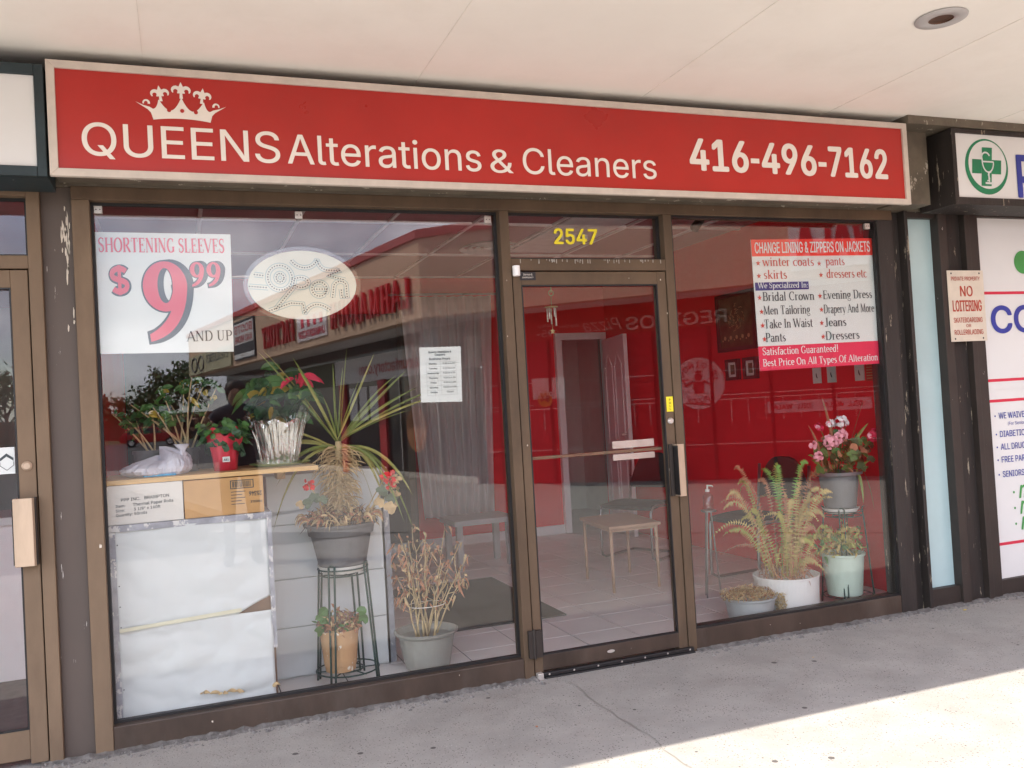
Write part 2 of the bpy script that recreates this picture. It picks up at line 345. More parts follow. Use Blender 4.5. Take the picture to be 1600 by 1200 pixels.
def arc(cx, cy, rx, ry, a0, a1, n=14): return [(cx+rx*math.cos(R(a0+(a1-a0)*i/n)), cy+ry*math.sin(R(a0+(a1-a0)*i/n))) for i in range(n+1)]
def bez(a, b, c, d, n=12):
    return [tuple(a[k]*(1-t)**3+3*b[k]*t*(1-t)**2+3*c[k]*t*t*(1-t)+d[k]*t**3 for k in (0, 1)) for t in [i/n for i in range(n+1)]]
X = .66   # x height of the roman face
GL = {
'A': (.78, [([(.08, 0), (.39, 1)], 'n'), ([(.39, 1), (.70, 0)], 'k'), ([(.2, .34), (.58, .34)], 'n')], [(.08, 0, .1), (.7, 0, .12)]),
'B': (.66, [([(.17, 0), (.17, 1)], 0), ([(.17, .98), (.36, .98)]+arc(.36, .75, .17, .23, 90, -90)+[(.17, .52)], 0), ([(.36, .52)]+arc(.38, .27, .2, .25, 90, -90)+[(.17, .02)], 0)], [(.14, 0, .1), (.14, 1, .1)]),
'C': (.72, [(arc(.41, .5, .3, .48, 48, 312, 22), 0), ([(.6, .98), (.61, .72)], 'n')], []),
'D': (.78, [([(.17, 0), (.17, 1)], 0), ([(.17, .98), (.33, .98)]+arc(.36, .5, .31, .48, 90, -90, 18)+[(.17, .02)], 0)], [(.14, 0, .1), (.14, 1, .1)]),
'E': (.64, [([(.17, 0), (.17, 1)], 0), ([(.17, .975), (.54, .975), (.55, .8)], 'n'), ([(.17, .52), (.42, .52)], 'n'), ([(.42, .62), (.42, .42)], 'n'), ([(.17, .025), (.55, .025), (.58, .24)], 'n')], [(.12, 0, .08), (.12, 1, .08)]),
'F': (.6, [([(.17, 0), (.17, 1)], 0), ([(.17, .975), (.54, .975), (.55, .76)], 'n'), ([(.17, .5), (.42, .5)], 'n'), ([(.42, .6), (.42, .4)], 'n')], [(.17, 0, .13), (.12, 1, .08)]),
'G': (.78, [(arc(.41, .5, .3, .48, 48, 320, 22), 0), ([(.63, .06), (.63, .4)], 0), ([(.6, .98), (.61, .74)], 'n')], [(.63, .42, .12)]),
'H': (.82, [([(.17, 0), (.17, 1)], 0), ([(.65, 0), (.65, 1)], 0), ([(.17, .52), (.65, .52)], 'n')], [(.17, 0, .13), (.17, 1, .13), (.65, 0, .13), (.65, 1, .13)]),
'I': (.36, [([(.18, 0), (.18, 1)], 0)], [(.18, 0, .13), (.18, 1, .13)]),
'J': (.46, [([(.29, 1), (.29, .15)]+arc(.16, .13, .13, .16, 0, -150, 8), 0)], [(.29, 1, .13)]),
'L': (.62, [([(.17, 0), (.17, 1)], 0), ([(.17, .025), (.52, .025), (.56, .28)], 'n')], [(.12, 0, .08), (.17, 1, .13)]),
'M': (.96, [([(.14, 0), (.16, 1)], 'n'), ([(.16, 1), (.46, .06)], 'k'), ([(.46, .06), (.78, 1)], 'n'), ([(.78, 0), (.78, 1)], 0)], [(.14, 0, .1), (.8, 0, .13), (.12, 1, .08), (.82, 1, .09)]),
'N': (.8, [([(.14, 0), (.14, 1)], 'n'), ([(.14, 1), (.64, .02)], 'k'), ([(.64, 0), (.64, 1)], 'n')], [(.14, 0, .1), (.1, 1, .08), (.64, 1, .1)]),
'O': (.8, [(arc(.4, .5, .31, .48, 90, 450, 30), 0)], []),
'P': (.64, [([(.17, 0), (.17, 1)], 0), ([(.17, .98), (.34, .98)]+arc(.36, .72, .2, .26, 90, -90)+[(.17, .46)], 0)], [(.17, 0, .13), (.12, 1, .09)]),
'R': (.74, [([(.17, 0), (.17, 1)], 0), ([(.17, .98), (.34, .98)]+arc(.36, .74, .19, .24, 90, -90)+[(.17, .5)], 0), ([(.36, .5), (.66, .02)], 'k')], [(.17, 0, .13), (.12, 1, .09), (.68, 0, .07)]),
'S': (.58, [(arc(.3, .745, .19, .235, 40, 215, 12)+bez((.15, .62), (.28, .48), (.46, .48), (.46, .3))+arc(.28, .26, .2, .24, 0, -150, 12), 's'), ([(.47, .98), (.47, .74)], 'n'), ([(.11, .04), (.11, .3)], 'n')], []),
'T': (.7, [([(.35, 0), (.35, 1)], 0), ([(.07, .74), (.07, .975), (.63, .975), (.63, .74)], 'n')], [(.35, 0, .14)]),
'U': (.78, [([(.17, 1), (.17, .3)]+arc(.38, .3, .21, .28, 180, 360, 14)+[(.6, 1)], 'u')], [(.17, 1, .13), (.6, 1, .1)]),
'V': (.76, [([(.07, 1), (.38, 0)], 'k'), ([(.38, 0), (.68, 1)], 'n')], [(.08, 1, .12), (.68, 1, .1)]),
'W': (1.04, [([(.06, 1), (.3, 0)], 'k'), ([(.3, 0), (.52, .95)], 'n'), ([(.5, .95), (.74, 0)], 'k'), ([(.74, 0), (.97, 1)], 'n')], [(.07, 1, .11), (.52, 1, .11), (.97, 1, .09)]),
'Y': (.74, [([(.07, 1), (.37, .46)], 'k'), ([(.37, .46), (.66, 1)], 'n'), ([(.37, .46), (.37, 0)], 0)], [(.08, 1, .11), (.66, 1, .1), (.37, 0, .13)]),
'a': (.52, [(arc(.25, .5, .15, .15, 160, 0, 8)+[(.4, .12)]+arc(.46, .1, .06, .09, 180, 300, 5), 0), ([(.4, .4)]+arc(.23, .19, .15, .19, 70, 290, 12)+[(.4, .14)], 0)], []),
'b': (.58, [([(.14, 0), (.14, 1)], 0), (arc(.31, .32, .19, .31, 140, -140, 20), 0)], [(.1, 1, .07)]),
'c': (.5, [(arc(.28, .32, .2, .31, 50, 315, 20), 0)], []),
'd': (.6, [([(.44, 0), (.44, 1)], 0), (arc(.27, .32, .19, .31, 40, 320, 20), 0)], [(.4, 1, .07), (.48, 0, .06)]),
'e': (.52, [([(.09, .36), (.45, .36)]+arc(.27, .33, .19, .3, 8, 310, 22), 0)], []),
'f': (.38, [([(.17, 0), (.17, .78)]+arc(.3, .8, .13, .18, 180, 40, 7), 0), ([(.04, .63), (.34, .63)], 'n')], [(.17, 0, .12)]),
'g': (.54, [(arc(.25, .42, .16, .22, 90, 450, 22), 0), ([(.2, .2), (.14, .1), (.2, .03), (.4, 0)]+arc(.27, -.12, .2, .14, 40, -220, 16), 'n'), ([(.36, .6), (.5, .64)], 'n')], []),
'h': (.62, [([(.14, 0), (.14, 1)], 0), ([(.14, .48)]+arc(.32, .46, .15, .18, 150, 0, 10)+[(.47, 0)], 0)], [(.14, 0, .11), (.1, 1, .07), (.47, 0, .11)]),
'i': (.3, [([(.15, 0), (.15, X)], 0), ([(.15, .82), (.15, .95)], 'k')], [(.15, 0, .11), (.11, X, .07)]),
'k': (.6, [([(.14, 0), (.14, 1)], 0), ([(.16, .3), (.46, .63)], 'n'), ([(.26, .4), (.5, .02)], 'k')], [(.14, 0, .11), (.1, 1, .07), (.5, 0, .08), (.46, X, .09)]),
'l': (.3, [([(.15, 0), (.15, 1)], 0)], [(.15, 0, .11), (.11, 1, .07)]),
'm': (.9, [([(.14, 0), (.14, X)], 0), ([(.14, .48)]+arc(.3, .46, .13, .18, 150, 0, 10)+[(.44, 0)], 0), ([(.44, .48)]+arc(.6, .46, .14, .18, 150, 0, 10)+[(.75, 0)], 0)], [(.14, 0, .1), (.1, X, .07), (.44, 0, .1), (.75, 0, .1)]),
'n': (.62, [([(.14, 0), (.14, X)], 0), ([(.14, .48)]+arc(.32, .46, .15, .18, 150, 0, 10)+[(.47, 0)], 0)], [(.14, 0, .11), (.1, X, .07), (.47, 0, .11)]),
'o': (.56, [(arc(.28, .32, .2, .31, 90, 450, 24), 0)], []),
'p': (.6, [([(.14, -.3), (.14, X)], 0), (arc(.31, .32, .19, .31, 140, -140, 20), 0)], [(.1, X, .07), (.14, -.3, .11)]),
'r': (.44, [([(.14, 0), (.14, X)], 0), ([(.14, .44), (.22, .6), (.36, .62), (.37, .52)], 'n')], [(.14, 0, .11), (.1, X, .07)]),
's': (.44, [(arc(.22, .49, .13, .14, 40, 215, 10)+bez((.12, .41), (.2, .31), (.34, .33), (.35, .18))+arc(.21, .17, .14, .15, 0, -150, 10), 's')], []),
't': (.38, [([(.17, .86), (.17, .14)]+arc(.28, .13, .11, .12, 180, 310, 6), 0), ([(.04, .63), (.33, .63)], 'n')], []),
'u': (.62, [([(.14, X), (.14, .18)]+arc(.29, .18, .15, .17, 180, 330, 8), 0), ([(.46, X), (.46, 0)], 0)], [(.1, X, .07), (.42, X, .07), (.5, 0, .06)]),
'v': (.56, [([(.07, X), (.28, 0)], 'k'), ([(.28, 0), (.48, X)], 'n')], [(.08, X, .09), (.48, X, .08)]),
'w': (.8, [([(.06, X), (.24, 0)], 'k'), ([(.24, 0), (.4, .62)], 'n'), ([(.39, .62), (.57, 0)], 'k'), ([(.57, 0), (.73, X)], 'n')], [(.07, X, .09), (.73, X, .08)]),
'y': (.56, [([(.07, X), (.29, 0)], 'k'), ([(.49, X), (.29, 0), (.2, -.24), (.08, -.25)], 'n')], [(.08, X, .09), (.49, X, .08)]),
'z': (.5, [([(.08, .5), (.08, .635), (.42, .635)], 'n'), ([(.42, .64), (.08, .02)], 'k'), ([(.08, .025), (.43, .025), (.44, .16)], 'n')], []),
'!': (.3, [([(.15, .28), (.15, 1)], 'k'), ([(.15, 0), (.15, .12)], 'k')], []),
':': (.28, [([(.14, 0), (.14, .12)], 'k'), ([(.14, .5), (.14, .62)], 'k')], []),
'&': (.8, [([(.66, .42), (.5, .1)]+arc(.32, .24, .22, .24, 300, 110, 14)+bez((.2, .46), (.5, .62), (.5, .95), (.34, .97))+bez((.34, .97), (.14, .95), (.2, .6), (.68, .02)), 0)], []),
' ': (.3, [], [])}
def stroke(pts, wf):
    """outline quads for a pen stroke: wf(tx, ty, t) is its width"""
    n = len(pts); L_, R_ = [], []
    for i, p in enumerate(pts):
        a = pts[max(i-1, 0)]; b = pts[min(i+1, n-1)]; tx, ty = b[0]-a[0], b[1]-a[1]; l = math.hypot(tx, ty) or 1
        tx /= l; ty /= l; h = wf(tx, ty, i/(n-1))/2
        L_.append((p[0]-ty*h, p[1]+tx*h)); R_.append((p[0]+ty*h, p[1]-tx*h))
    return L_, R_
def serif(mb, body, o, xd, nd, h, wd=None, thick=.125, thin=.05, lift=.0015, align='l', upv=(0, 0, 1), gap=0, depth=0):
    xd, nd, o, upv = Vector(xd), Vector(nd), Vector(o), Vector(upv)
    adv = sum(GL[c][0]+gap for c in body); sx = (wd/adv) if wd else h
    x = {'l': 0, 'c': -adv*sx/2, 'r': -adv*sx}[align]; lay = 0
    def quad(pts):
        P = [o+xd*(x+a*sx)+upv*(b*h)+nd*(lift+depth+.00006*(lay % 9)) for a, b in pts]; mb.add(P, [tuple(range(len(P)))])
        if depth: mb.add(P+[q-nd*depth for q in P], [(i, (i+1) % len(P), len(P)+(i+1) % len(P), len(P)+i) for i in range(len(P))])
    k = h/sx   # keep stem weights true when the line is set narrow
    for c in body:
        a, st, sf = GL[c]
        for pts, mode in st:
            lay += 1; q = [(p[0]*1.0, p[1]) for p in pts]
            if mode == 'n': wf = lambda tx, ty, t: thin
            elif mode == 'k': wf = lambda tx, ty, t: thick
            elif mode == 's': wf = lambda tx, ty, t: thin+(thick-thin)*math.sin(math.pi*t)**1.3
            elif mode == 'u': wf = lambda tx, ty, t: thin+(thick-thin)*(max(0, -ty)**1.2)
            else: wf = lambda tx, ty, t: thin+(thick-thin)*abs(ty)**1.3
            l, r = stroke(q, wf)
            for i in range(len(q)-1): quad([l[i], r[i], r[i+1], l[i+1]])
        for (sx_, sy_, hw) in sf:
            lay += 1
            y0, y1 = (sy_, sy_+thin*.8) if sy_ <= 0 else (sy_-thin*.8, sy_)
            quad([(sx_-hw, y0), (sx_+hw, y0), (sx_+hw, y1), (sx_-hw, y1)])
        x += (a+gap)*sx
def star(mb, c, r, xd=(1, 0, 0), nd=(0, -1, 0)):
    c, xd, nd = Vector(c), Vector(xd), Vector(nd)
    ps = [c+nd*.0015+xd*((r if i % 2 == 0 else r*.42)*math.sin(math.pi*i/5))+Vector((0, 0, 1))*((r if i % 2 == 0 else r*.42)*math.cos(math.pi*i/5)) for i in range(10)]
    mb.add([c+nd*.0015]+ps, [(0, 1+i, 1+(i+1) % 10) for i in range(10)])
XR, NF = (1, 0, 0), (0, -1, 0)

# ================================================================== SETTING
def sheet(name, x0, x1, y0, y1, z, m, n=1):
    b = MB(); b.add([(x0, y0, z), (x1, y0, z), (x1, y1, z), (x0, y1, z)], [(0, 1, 2, 3)]); return struct(b.build(name, m))
struct(MB().box(-26, 26, -5.6, 8, -.3, -.012).build('pavement', m_pave))
sheet('parking_lot', -160, 160, -74, -5.6, -.15, m_asphalt)
struct(MB().box(-160, 160, -74.2, -74, -.3, 0).build('kerb', m_pave))
b = MB(); b.add([(-400, -420, -.03), (400, -420, -.03), (400, -74.2, -.03), (-400, -74.2, -.03)], [(0, 1, 2, 3)])
b.add([(-400, 8, -.03), (400, 8, -.03), (400, 300, -.03), (-400, 300, -.03)], [(0, 1, 2, 3)])
struct(b.build('grass_field', m_grass))
# pavement joints and the crack from the door
b = MB()
def crack(p, q, wd, z=-.009, jit=.012, n=24):
    p, q = Vector(p), Vector(q); d = (q-p); s = Vector((-d.y, d.x)).normalized(); pts = []
    for i in range(n+1):
        c = p+d*i/n+s*rnd.uniform(-jit, jit); ww = wd*rnd.uniform(.4, 1.3); pts.append((c, ww))
    vs = []; [vs.extend([(c.x-s.x*ww, c.y-s.y*ww, z), (c.x+s.x*ww, c.y+s.y*ww, z)]) for c, ww in pts]
    b.add(vs, [(2*i, 2*i+1, 2*i+3, 2*i+2) for i in range(n)])
crack((1.72, -.14), (1.60, -5.6), .003, jit=.014, n=70); crack((4.35, -.7), (4.1, -5.6), .005, jit=.006); crack((-1.3, -.1), (-1.35, -5.6), .006)
crack((-6, -3.05), (10, -3.0), .006, jit=.008, n=60); crack((7.0, -.1), (7, -5.6), .006)
struct(b.build('pavement_joint', m_crack))
# broken mortar along the foot of the shop front
b = MB()
for i in range(1500):
    x = rnd.uniform(-.75, 5.6)
    if 1.6 < x < 2.52 and rnd.random() < .9: continue
    y = -.012-abs(rnd.gauss(0, .045)); r = rnd.choice([.003, .004, .005, .007, .014])*.8*rnd.uniform(.7, 1.4)
    z = -.012; vs = [(x+rnd.uniform(-r, r), y+rnd.uniform(-r, r), z-.002+rnd.uniform(0, r*.9)) for _ in range(6)]
    vs = [(x-r, y, z), (x, y-r, z), (x+r, y, z), (x, y+r, z), (x+rnd.uniform(-r, r)*.5, y, z+r*.75), (x, y+rnd.uniform(-r, r)*.5, z+r*.6)]
    b.add(vs, [(0, 1, 4), (1, 2, 4), (2, 3, 5), (3, 0, 5), (0, 4, 5), (2, 5, 4)])
stuff(b.build('rubble', m_rubble), 'crumbled grey mortar bits along the foot of the shop front', 'rubble')
b = MB(); rr = random.Random(3)      # ragged mortar lip
for (xa, xb) in ((-.6, 1.6), (2.52, 4.9)):
    n = int((xb-xa)/.02); f = []; 
    vs = []
    for i in range(n+1):
        x = xa+(xb-xa)*i/n; d = .03+.03*noise.noise((x*5, 0, 0))+.02*noise.noise((x*31, 2, 0)); h = .004+.008*noise.noise((x*23, 5, 1))+.006*noise.noise((x*61, 1, 1))
        vs += [(x, .005, -.004+h), (x, -d*.6, -.008+h*.6), (x, -d-.01, -.0135)]
    b.add(vs, [(3*i+k, 3*i+k+1, 3*i+k+4, 3*i+k+3) for i in range(n) for k in (0, 1)])
stuff(b.build('mortar', mat('old_mortar', (.15, .14, .13), .95, 0, .5, 26, .8, 60)), 'ragged cracked mortar strip between pavement and door sills', 'mortar')

# shop interior
b = MB(); y0 = .13
x = -.45
b.box(-.45, 4.24, .125, 4.25, -.06, .008); struct(b.build('floor', m_grout))
b = MB()
xs = [2.05+.33*i for i in range(-8, 8)]; ys = [.575+.33*i for i in range(-2, 12)]
for xx in xs:
    for yy in ys:
        xa, xb, ya, yb = max(xx+.004, -.44), min(xx+.326, 4.23), max(yy+.004, .13), min(yy+.326, 4.24)
        if xb > xa and yb > ya: b.box(xa, xb, ya, yb, .006, .012)
struct(b.build('floor_tiles', m_tile))
struct(MB().box(-.53, -.45, .12, 6, -.06, 2.72).build('wall_left', m_wallred))
struct(MB().box(4.24, 4.32, .12, 4.25, -.06, 2.72).build('wall_right', m_wallred))
b = MB(); b.box(-.45, 3.70, 4.25, 4.33, -.06, 2.72); b.box(3.70, 4.30, 4.25, 4.33, 2.0, 2.72); b.box(4.20, 4.30, 4.25, 4.33, -.06, 2.0)
struct(b.build('wall_back', m_wallred))
struct(MB().box(-.45, 3.64, 4.235, 4.25, .012, .10).build('baseboard', m_whitep))
struct(MB().box(-.53, 4.5, .125, 6, 2.66, 2.70).build('ceiling', m_ceil))
b = MB()
for i in range(9): b.box(-.44+.61*i-.012, -.44+.61*i+.012, .13, 4.24, 2.645, 2.66)
for j in range(4): b.box(-.44, 4.23, .55+1.22*j-.012, .55+1.22*j+.012, 2.643, 2.66)
struct(b.build('ceiling_grid', m_tbar))
# back corridor
b = MB(); b.box(3.2, 3.28, 4.33, 6, -.06, 2.66); b.box(3.28, 4.8, 6, 6.08, -.06, 2.66); b.box(4.72, 4.8, 4.33, 6, -.06, 2.66); struct(b.build('corridor_wall', m_grn))
struct(MB().box(3.2, 4.8, 4.25, 6, -.06, .01).build('corridor_floor', m_tile))
struct(MB().box(3.2, 4.8, 4.33, 6, 2.6, 2.64).build('corridor_ceiling', m_ceil))

# ------------------------------------------------------------------ the plaza building that carries everything
bl = thing('plaza_building', 'plaza shop block with cream soffit and dark peeling columns', 'building', (1.8, 3, 0))
b = MB(); b.box(-26, 26, -1.95, .0, 2.87, 2.95); b.build('soffit', m_soffit, bl)
for i in range(-3, 7):
    x = -.08+1.165*i; b = MB(); b.box(x-.0014, x+.0014, -1.94, -.02, 2.8675, 2.87); b.build('soffit_joint', m_joint, bl)
b = MB(); b.box(-26, 26, -2.13, -1.95, 2.8, 4.3); b.build('fascia', m_tan, bl)
b = MB(); b.box(-26, 26, -2.2, -1.9, 4.3, 4.42); b.build('roof_cap', m_cap, bl)
b = MB(); b.box(-26, 26, -1.95, 9, 4.0, 4.2); b.build('roof', m_olive, bl)
b = MB(); b.box(-26, 26, .0, .12, 2.393, 2.87); b.build('header_wall', m_peel2, bl)
b = MB(); b.box(-26, -2.2, .02, .12, -.05, 2.393); b.box(6.7, 26, .02, .12, -.05, 2.393); b.build('wall', m_tan, bl)
b = MB(); b.box(-26, 26, 8.9, 9, -.05, 4); b.box(-26, -25.9, .12, 8.9, -.05, 4); b.box(25.9, 26, .12, 8.9, -.05, 4); b.build('rear_wall', m_tan, bl)
MB().box(-.515, -.397, .03, .12, -.05, 2.393).build('pilaster', m_pil, bl, bevel=.002)
b = MB(); b.box(4.055, 4.142, .045, .12, -.05, 2.393); b.build('pilaster', m_peel, bl)
b = MB(); b.box(4.142, 4.166, -.012, .11, -.05, 2.393); b.build('pilaster', m_peel, bl, bevel=.002)
b = MB(); b.box(4.405, 4.47, -.012, .11, -.05, 2.393); b.build('pilaster', m_dkbrown, bl, bevel=.002)
b = MB(); b.box(4.47, 4.62, .03, .12, -.05, 2.393); b.build('pilaster', m_peel, bl)
b = MB(); b.box(4.62, 4.66, -.012, .11, -.05, 2.393); b.build('pilaster', m_dkbrown, bl, bevel=.002)
for i in range(26):     # chalky run-off on the pilaster edge
    q = MB(); x, z = -.415+rnd.gauss(0, .012), 2.34-abs(rnd.gauss(0, .22)); l = rnd.uniform(.015, .09); w_ = rnd.uniform(.0015, .005)
    if -.51 < x-w_ and x+w_ < -.399: q.add([(x-w_*.4, .0285, z), (x-w_, .0285, z-l*.6), (x-w_*.5, .0285, z-l), (x+w_*.4, .0285, z-l*.9), (x+w_, .0285, z-l*.3)], [tuple(range(5))]); q.build('drip_stain', m_nlplate, bl)
MB().box(4.166, 4.405, .05, .11, .1, 2.355).build('narrow_panel', m_lblue, bl)
MB().box(4.166, 4.405, .008, .11, -.05, .1).build('panel_sill', m_dkbrown, bl); MB().box(4.166, 4.405, .01, .11, 2.355, 2.393).build('panel_head', m_dkbrown, bl)
# trim beam under the soffit right of the red sign
b = MB(); b.box(3.93, 6.4, -.30, -.0, 2.822, 2.869); b.build('soffit_trim', m_peel2, bl)
b = MB(); b.box(3.95, 4.20, -.16, .0, 2.395, 2.822); b.build('sign_post', m_peel2, bl)

# ------------------------------------------------------------------ our shop front
sf = thing('storefront', 'bronze framed shop front with door and two large display windows', 'storefront', (1.8, 0, 0))
MB().box(-.395, -.325, 0, .12, -.05, 2.335).build('mullion', m_brown, sf, bevel=.003)
MB().box(1.54, 1.59, 0, .12, -.05, 2.335).build('mullion', m_brown2, sf, bevel=.003)
MB().box(2.48, 2.53, 0, .12, -.05, 2.335).build('mullion', m_brown2, sf, bevel=.003)
MB().box(3.94, 4.055, 0, .12, -.05, 2.335).build('mullion', m_peel, sf, bevel=.003)
MB().box(-.395, 4.055, -.002, .12, 2.335, 2.393).build('head_rail', m_brown2, sf, bevel=.003)
MB().box(-.325, 1.54, .004, .12, -.05, .093).build('sill', m_sill, sf, bevel=.004)
MB().box(2.53, 3.94, .004, .12, -.05, .099).build('sill', m_sill, sf, bevel=.004)
MB().box(1.59, 2.48, .003, .12, 2.032, 2.092).build('transom_bar', m_brown2, sf, bevel=.003)
def pane(x0, x1, z0, z1, par, name='window_pane', y=.07, gm=None, g=.012):
    p = MB().box(x0+g*.5, x1-g*.5, y, y+.008, z0+g*.5, z1-g*.5).build(name, gm or m_glass, par)
    q = MB()
    for (a, c, e, f) in ((x0, x0+g, z0, z1), (x1-g, x1, z0, z1), (x0+g, x1-g, z0, z0+g), (x0+g, x1-g, z1-g, z1)):
        q.box(a, c, y-.022, y-.001, e, f)
    q.build('gasket', m_gasket, p); return p
pane(-.325, 1.54, .093, 2.335, sf); tp = pane(1.59, 2.48, 2.092, 2.335, sf, 'transom_pane'); pane(2.53, 3.94, .099, 2.335, sf, y=.036)
q = MB(); sans(q, '2547', (1.865, .068, 2.182), XR, NF, .078, .245, bold=.04); q.build('house_number', m_yel, tp)
for x, z, yy in ((-.295, 2.305, .05), (.56, 2.300, .05), (1.497, 2.298, .05), (3.885, 2.30, .017)):
    q = MB(); q.box(x-.017, x+.017, yy, yy+.018, z-.017, z+.017); c = q.build('clip', m_alu, sf, bevel=.002)
    q = MB()
    for dx in (-.008, .008): q = MB(); q.disc((x+dx, yy-.0005, z), NF, .003, 8); q.build('screw', m_black, c)
# thin steel hanging strips behind the clips
for x0, x1 in ((-.294, -.27), (-.29, -.31)):
    pass
# the door
dr = MB(); dr.box(1.596, 1.641, .006, .055, .0, 2.026); do = dr.build('door', m_brown2, sf, bevel=.003)
MB().box(2.424, 2.476, .006, .055, .0, 2.026).build('stile', m_brown2, do, bevel=.003)
MB().box(1.641, 2.424, .007, .054, 1.958, 2.026).build('top_rail', m_brown2, do, bevel=.003)
MB().box(1.641, 2.424, .007, .054, .02, .096).build('bottom_rail', m_sill, do, bevel=.003)
pane(1.641, 2.424, .096, 1.958, do, 'door_pane', .028, g=.006)
q = MB(); q.box(1.641, 2.424, .062, .082, 1.068, 1.084); q.build('push_bar', m_brown, do, bevel=.002)
q = MB(); q.box(2.13, 2.38, .066, .080, 1.092, 1.132); q.box(2.13, 2.38, .066, .08, 1.03, 1.062); q.build('push_plate', m_alu, do, bevel=.002)
q = MB(); q.box(2.426, 2.447, -.012, .006, .822, 1.098); q.build('handle_base', m_dkbrown, do, bevel=.002)
q = MB(); q.prism([(2.447, .004, .822), (2.452, -.052, .822), (2.487, -.058, .822), (2.489, -.05, .822), (2.458, -.042, .822), (2.456, .004, .822)], (0, 0, .276)); q.build('pull_handle', m_pull, do, bevel=.0015)
q = MB(); q.box(2.4475, 2.4495, -.0585, -.004, .83, 1.09); q.build('handle_groove', m_gasket, do)
q = MB(); q.box(2.434, 2.474, .0035, .0055, 1.272, 1.352); s_ = q.build('sticker', m_yel, do)
q = MB()
for i, ch in enumerate('PULL'): sans(q, ch, (2.454, .0035, 1.330-.0165*i), XR, NF, .011, bold=.01, align='c')
q.build('sticker_lettering', m_black, s_)
q = MB(); q.lathe([(.0, -.006), (.012, -.006), (.017, 0), (.017, .006)], (0, 0, 0), 20); q.v = [(2.452+v[0], .0-v[2]*-1, 1.222+v[1]) for v in q.v]; q.build('lock_cylinder', m_alu, do, smooth=False)
q = MB(); q.box(1.562, 1.585, -.02, .0, .095, .23); q.box(1.6, 1.632, -.02, .006, .095, .228); q.tube([(1.592, -.016, .092), (1.592, -.016, .235)], .009, 10); q.build('hinge', m_dkbrown, do, bevel=.002)
q = MB(); q.box(1.632, 2.497, -.022, .006, -.004, .016); q.box(1.636, 2.5, -.03, .004, -.045, -.004); sw = q.build('sweep_strip', m_gasket, do, bevel=.004)
q = MB()
for i in range(7): q = MB(); q.disc((1.66+.135*i, -.0225, .007), NF, .005, 10); q.build('screw', m_alu, sw)
q = MB(); q.disc((2.02, .0062, .06), NF, .022, 20, .008); q.build('rail_badge', m_alu, do)
q = MB(); q.box(1.597, 1.627, -.03, .003, -.045, .018); q.build('floor_stop', m_alu, sf, bevel=.003)
q = MB(); q.box(1.634, 1.72, .003, .0045, 1.982, 2.024); st_ = q.build('sticker', m_black, do)
q = MB(); sans(q, 'Service &', (1.677, .003, 2.006), XR, NF, .010, .05, align='c'); sans(q, 'EMERGENCY', (1.677, .003, 1.992), XR, NF, .007, .06, align='c'); q.build('sticker_lettering', m_white, st_)
q = MB(); q.tube([(1.608, -.018, 2.0), (1.608, -.018, 2.052)], .019, 16); q.build('sensor', m_whitep, sf, bevel=.003)
q = MB()
for x, z, r in ((1.547, 1.7, .004), (1.62, 1.15, .005), (1.56, 1.98, .004), (2.47, 1.8, .006), (2.44, 1.98, .006), (2.25, 1.99, .004), (.07, .05, .006), (3.2, .04, .004), (-.34, .86, .012), (3.0, .06, .004), (1.2, .07, .004)):
    q = MB(); r *= .62; q.add([(x+r*rnd.uniform(.4, 1.1)*math.cos(a), -.0025, z+r*rnd.uniform(.5, 2)*math.sin(a)) for a in [k*.785 for k in range(8)]], [tuple(range(8))]); q.build('paint_fleck', m_nlplate, sf)
m_drip = mat('drip_white', (.42, .38, .33), .7)
for i in range(46):      # white drips on the transom bar
    q = MB(); x = 1.62+.84*rnd.random(); l = rnd.uniform(.004, .022); q.box(x, x+.0035, .0005, .0022, 2.088-l, 2.089); q.build('drip_stain', m_drip, sf)

# ------------------------------------------------------------------ left neighbour's front
ln = thing('neighbour_storefront', 'bronze framed door of the next shop at the left edge', 'storefront', (-.9, 0, 0))
MB().box(-.566, -.515, 0, .12, -.05, 2.393).build('mullion', m_brown, ln, bevel=.003)
MB().box(-2.2, -.566, -.001, .12, 2.345, 2.393).build('head_rail', m_brown, ln, bevel=.003)
MB().box(-2.2, -.566, .003, .12, 2.04, 2.095).build('transom_bar', m_brown, ln, bevel=.003)
MB().box(-1.62, -1.56, 0, .12, -.05, 2.04).build('mullion', m_brown, ln, bevel=.003)
pane(-2.2, -.566, 2.095, 2.345, ln, 'transom_pane'); pane(-2.2, -1.62, .0, 2.04, ln, 'window_pane')
d2 = MB().box(-.636, -.571, .006, .055, .0, 2.034).build('door', m_brown, ln, bevel=.003)
MB().box(-1.556, -1.49, .006, .055, .0, 2.034).build('stile', m_brown, d2, bevel=.003)
MB().box(-1.49, -.636, .007, .054, 1.96, 2.034).build('top_rail', m_brown, d2, bevel=.003)
MB().box(-1.49, -.636, .007, .054, .02, .14).build('bottom_rail', m_brown, d2, bevel=.003)
pane(-1.49, -.636, .14, 1.96, d2, 'door_pane', .028, g=.006)
q = MB(); q.prism([(-.653, .004, .812), (-.655, -.05, .812), (-.582, -.062, .812), (-.575, -.05, .812), (-.645, -.04, .812), (-.643, .004, .812)], (0, 0, .277)); q.build('pull_handle', m_pull, d2, bevel=.0015)
q = MB(); q.box(-.659, -.6545, -.049, .004, .82, 1.08); q.build('handle_groove', m_gasket, d2)
q = MB(); q.box(-.585, -.572, -.03, .006, .812, 1.089); q.build('handle_base', m_dkbrown, d2, bevel=.002)
q = MB(); q.lathe([(.0, .007), (.013, .007), (.02, .002), (.02, -.004)], (0, 0, 0), 20); q.v = [(-.604+v[0], .003-v[2], 1.218+v[1]) for v in q.v]; q.build('lock_cylinder', m_pull, d2)
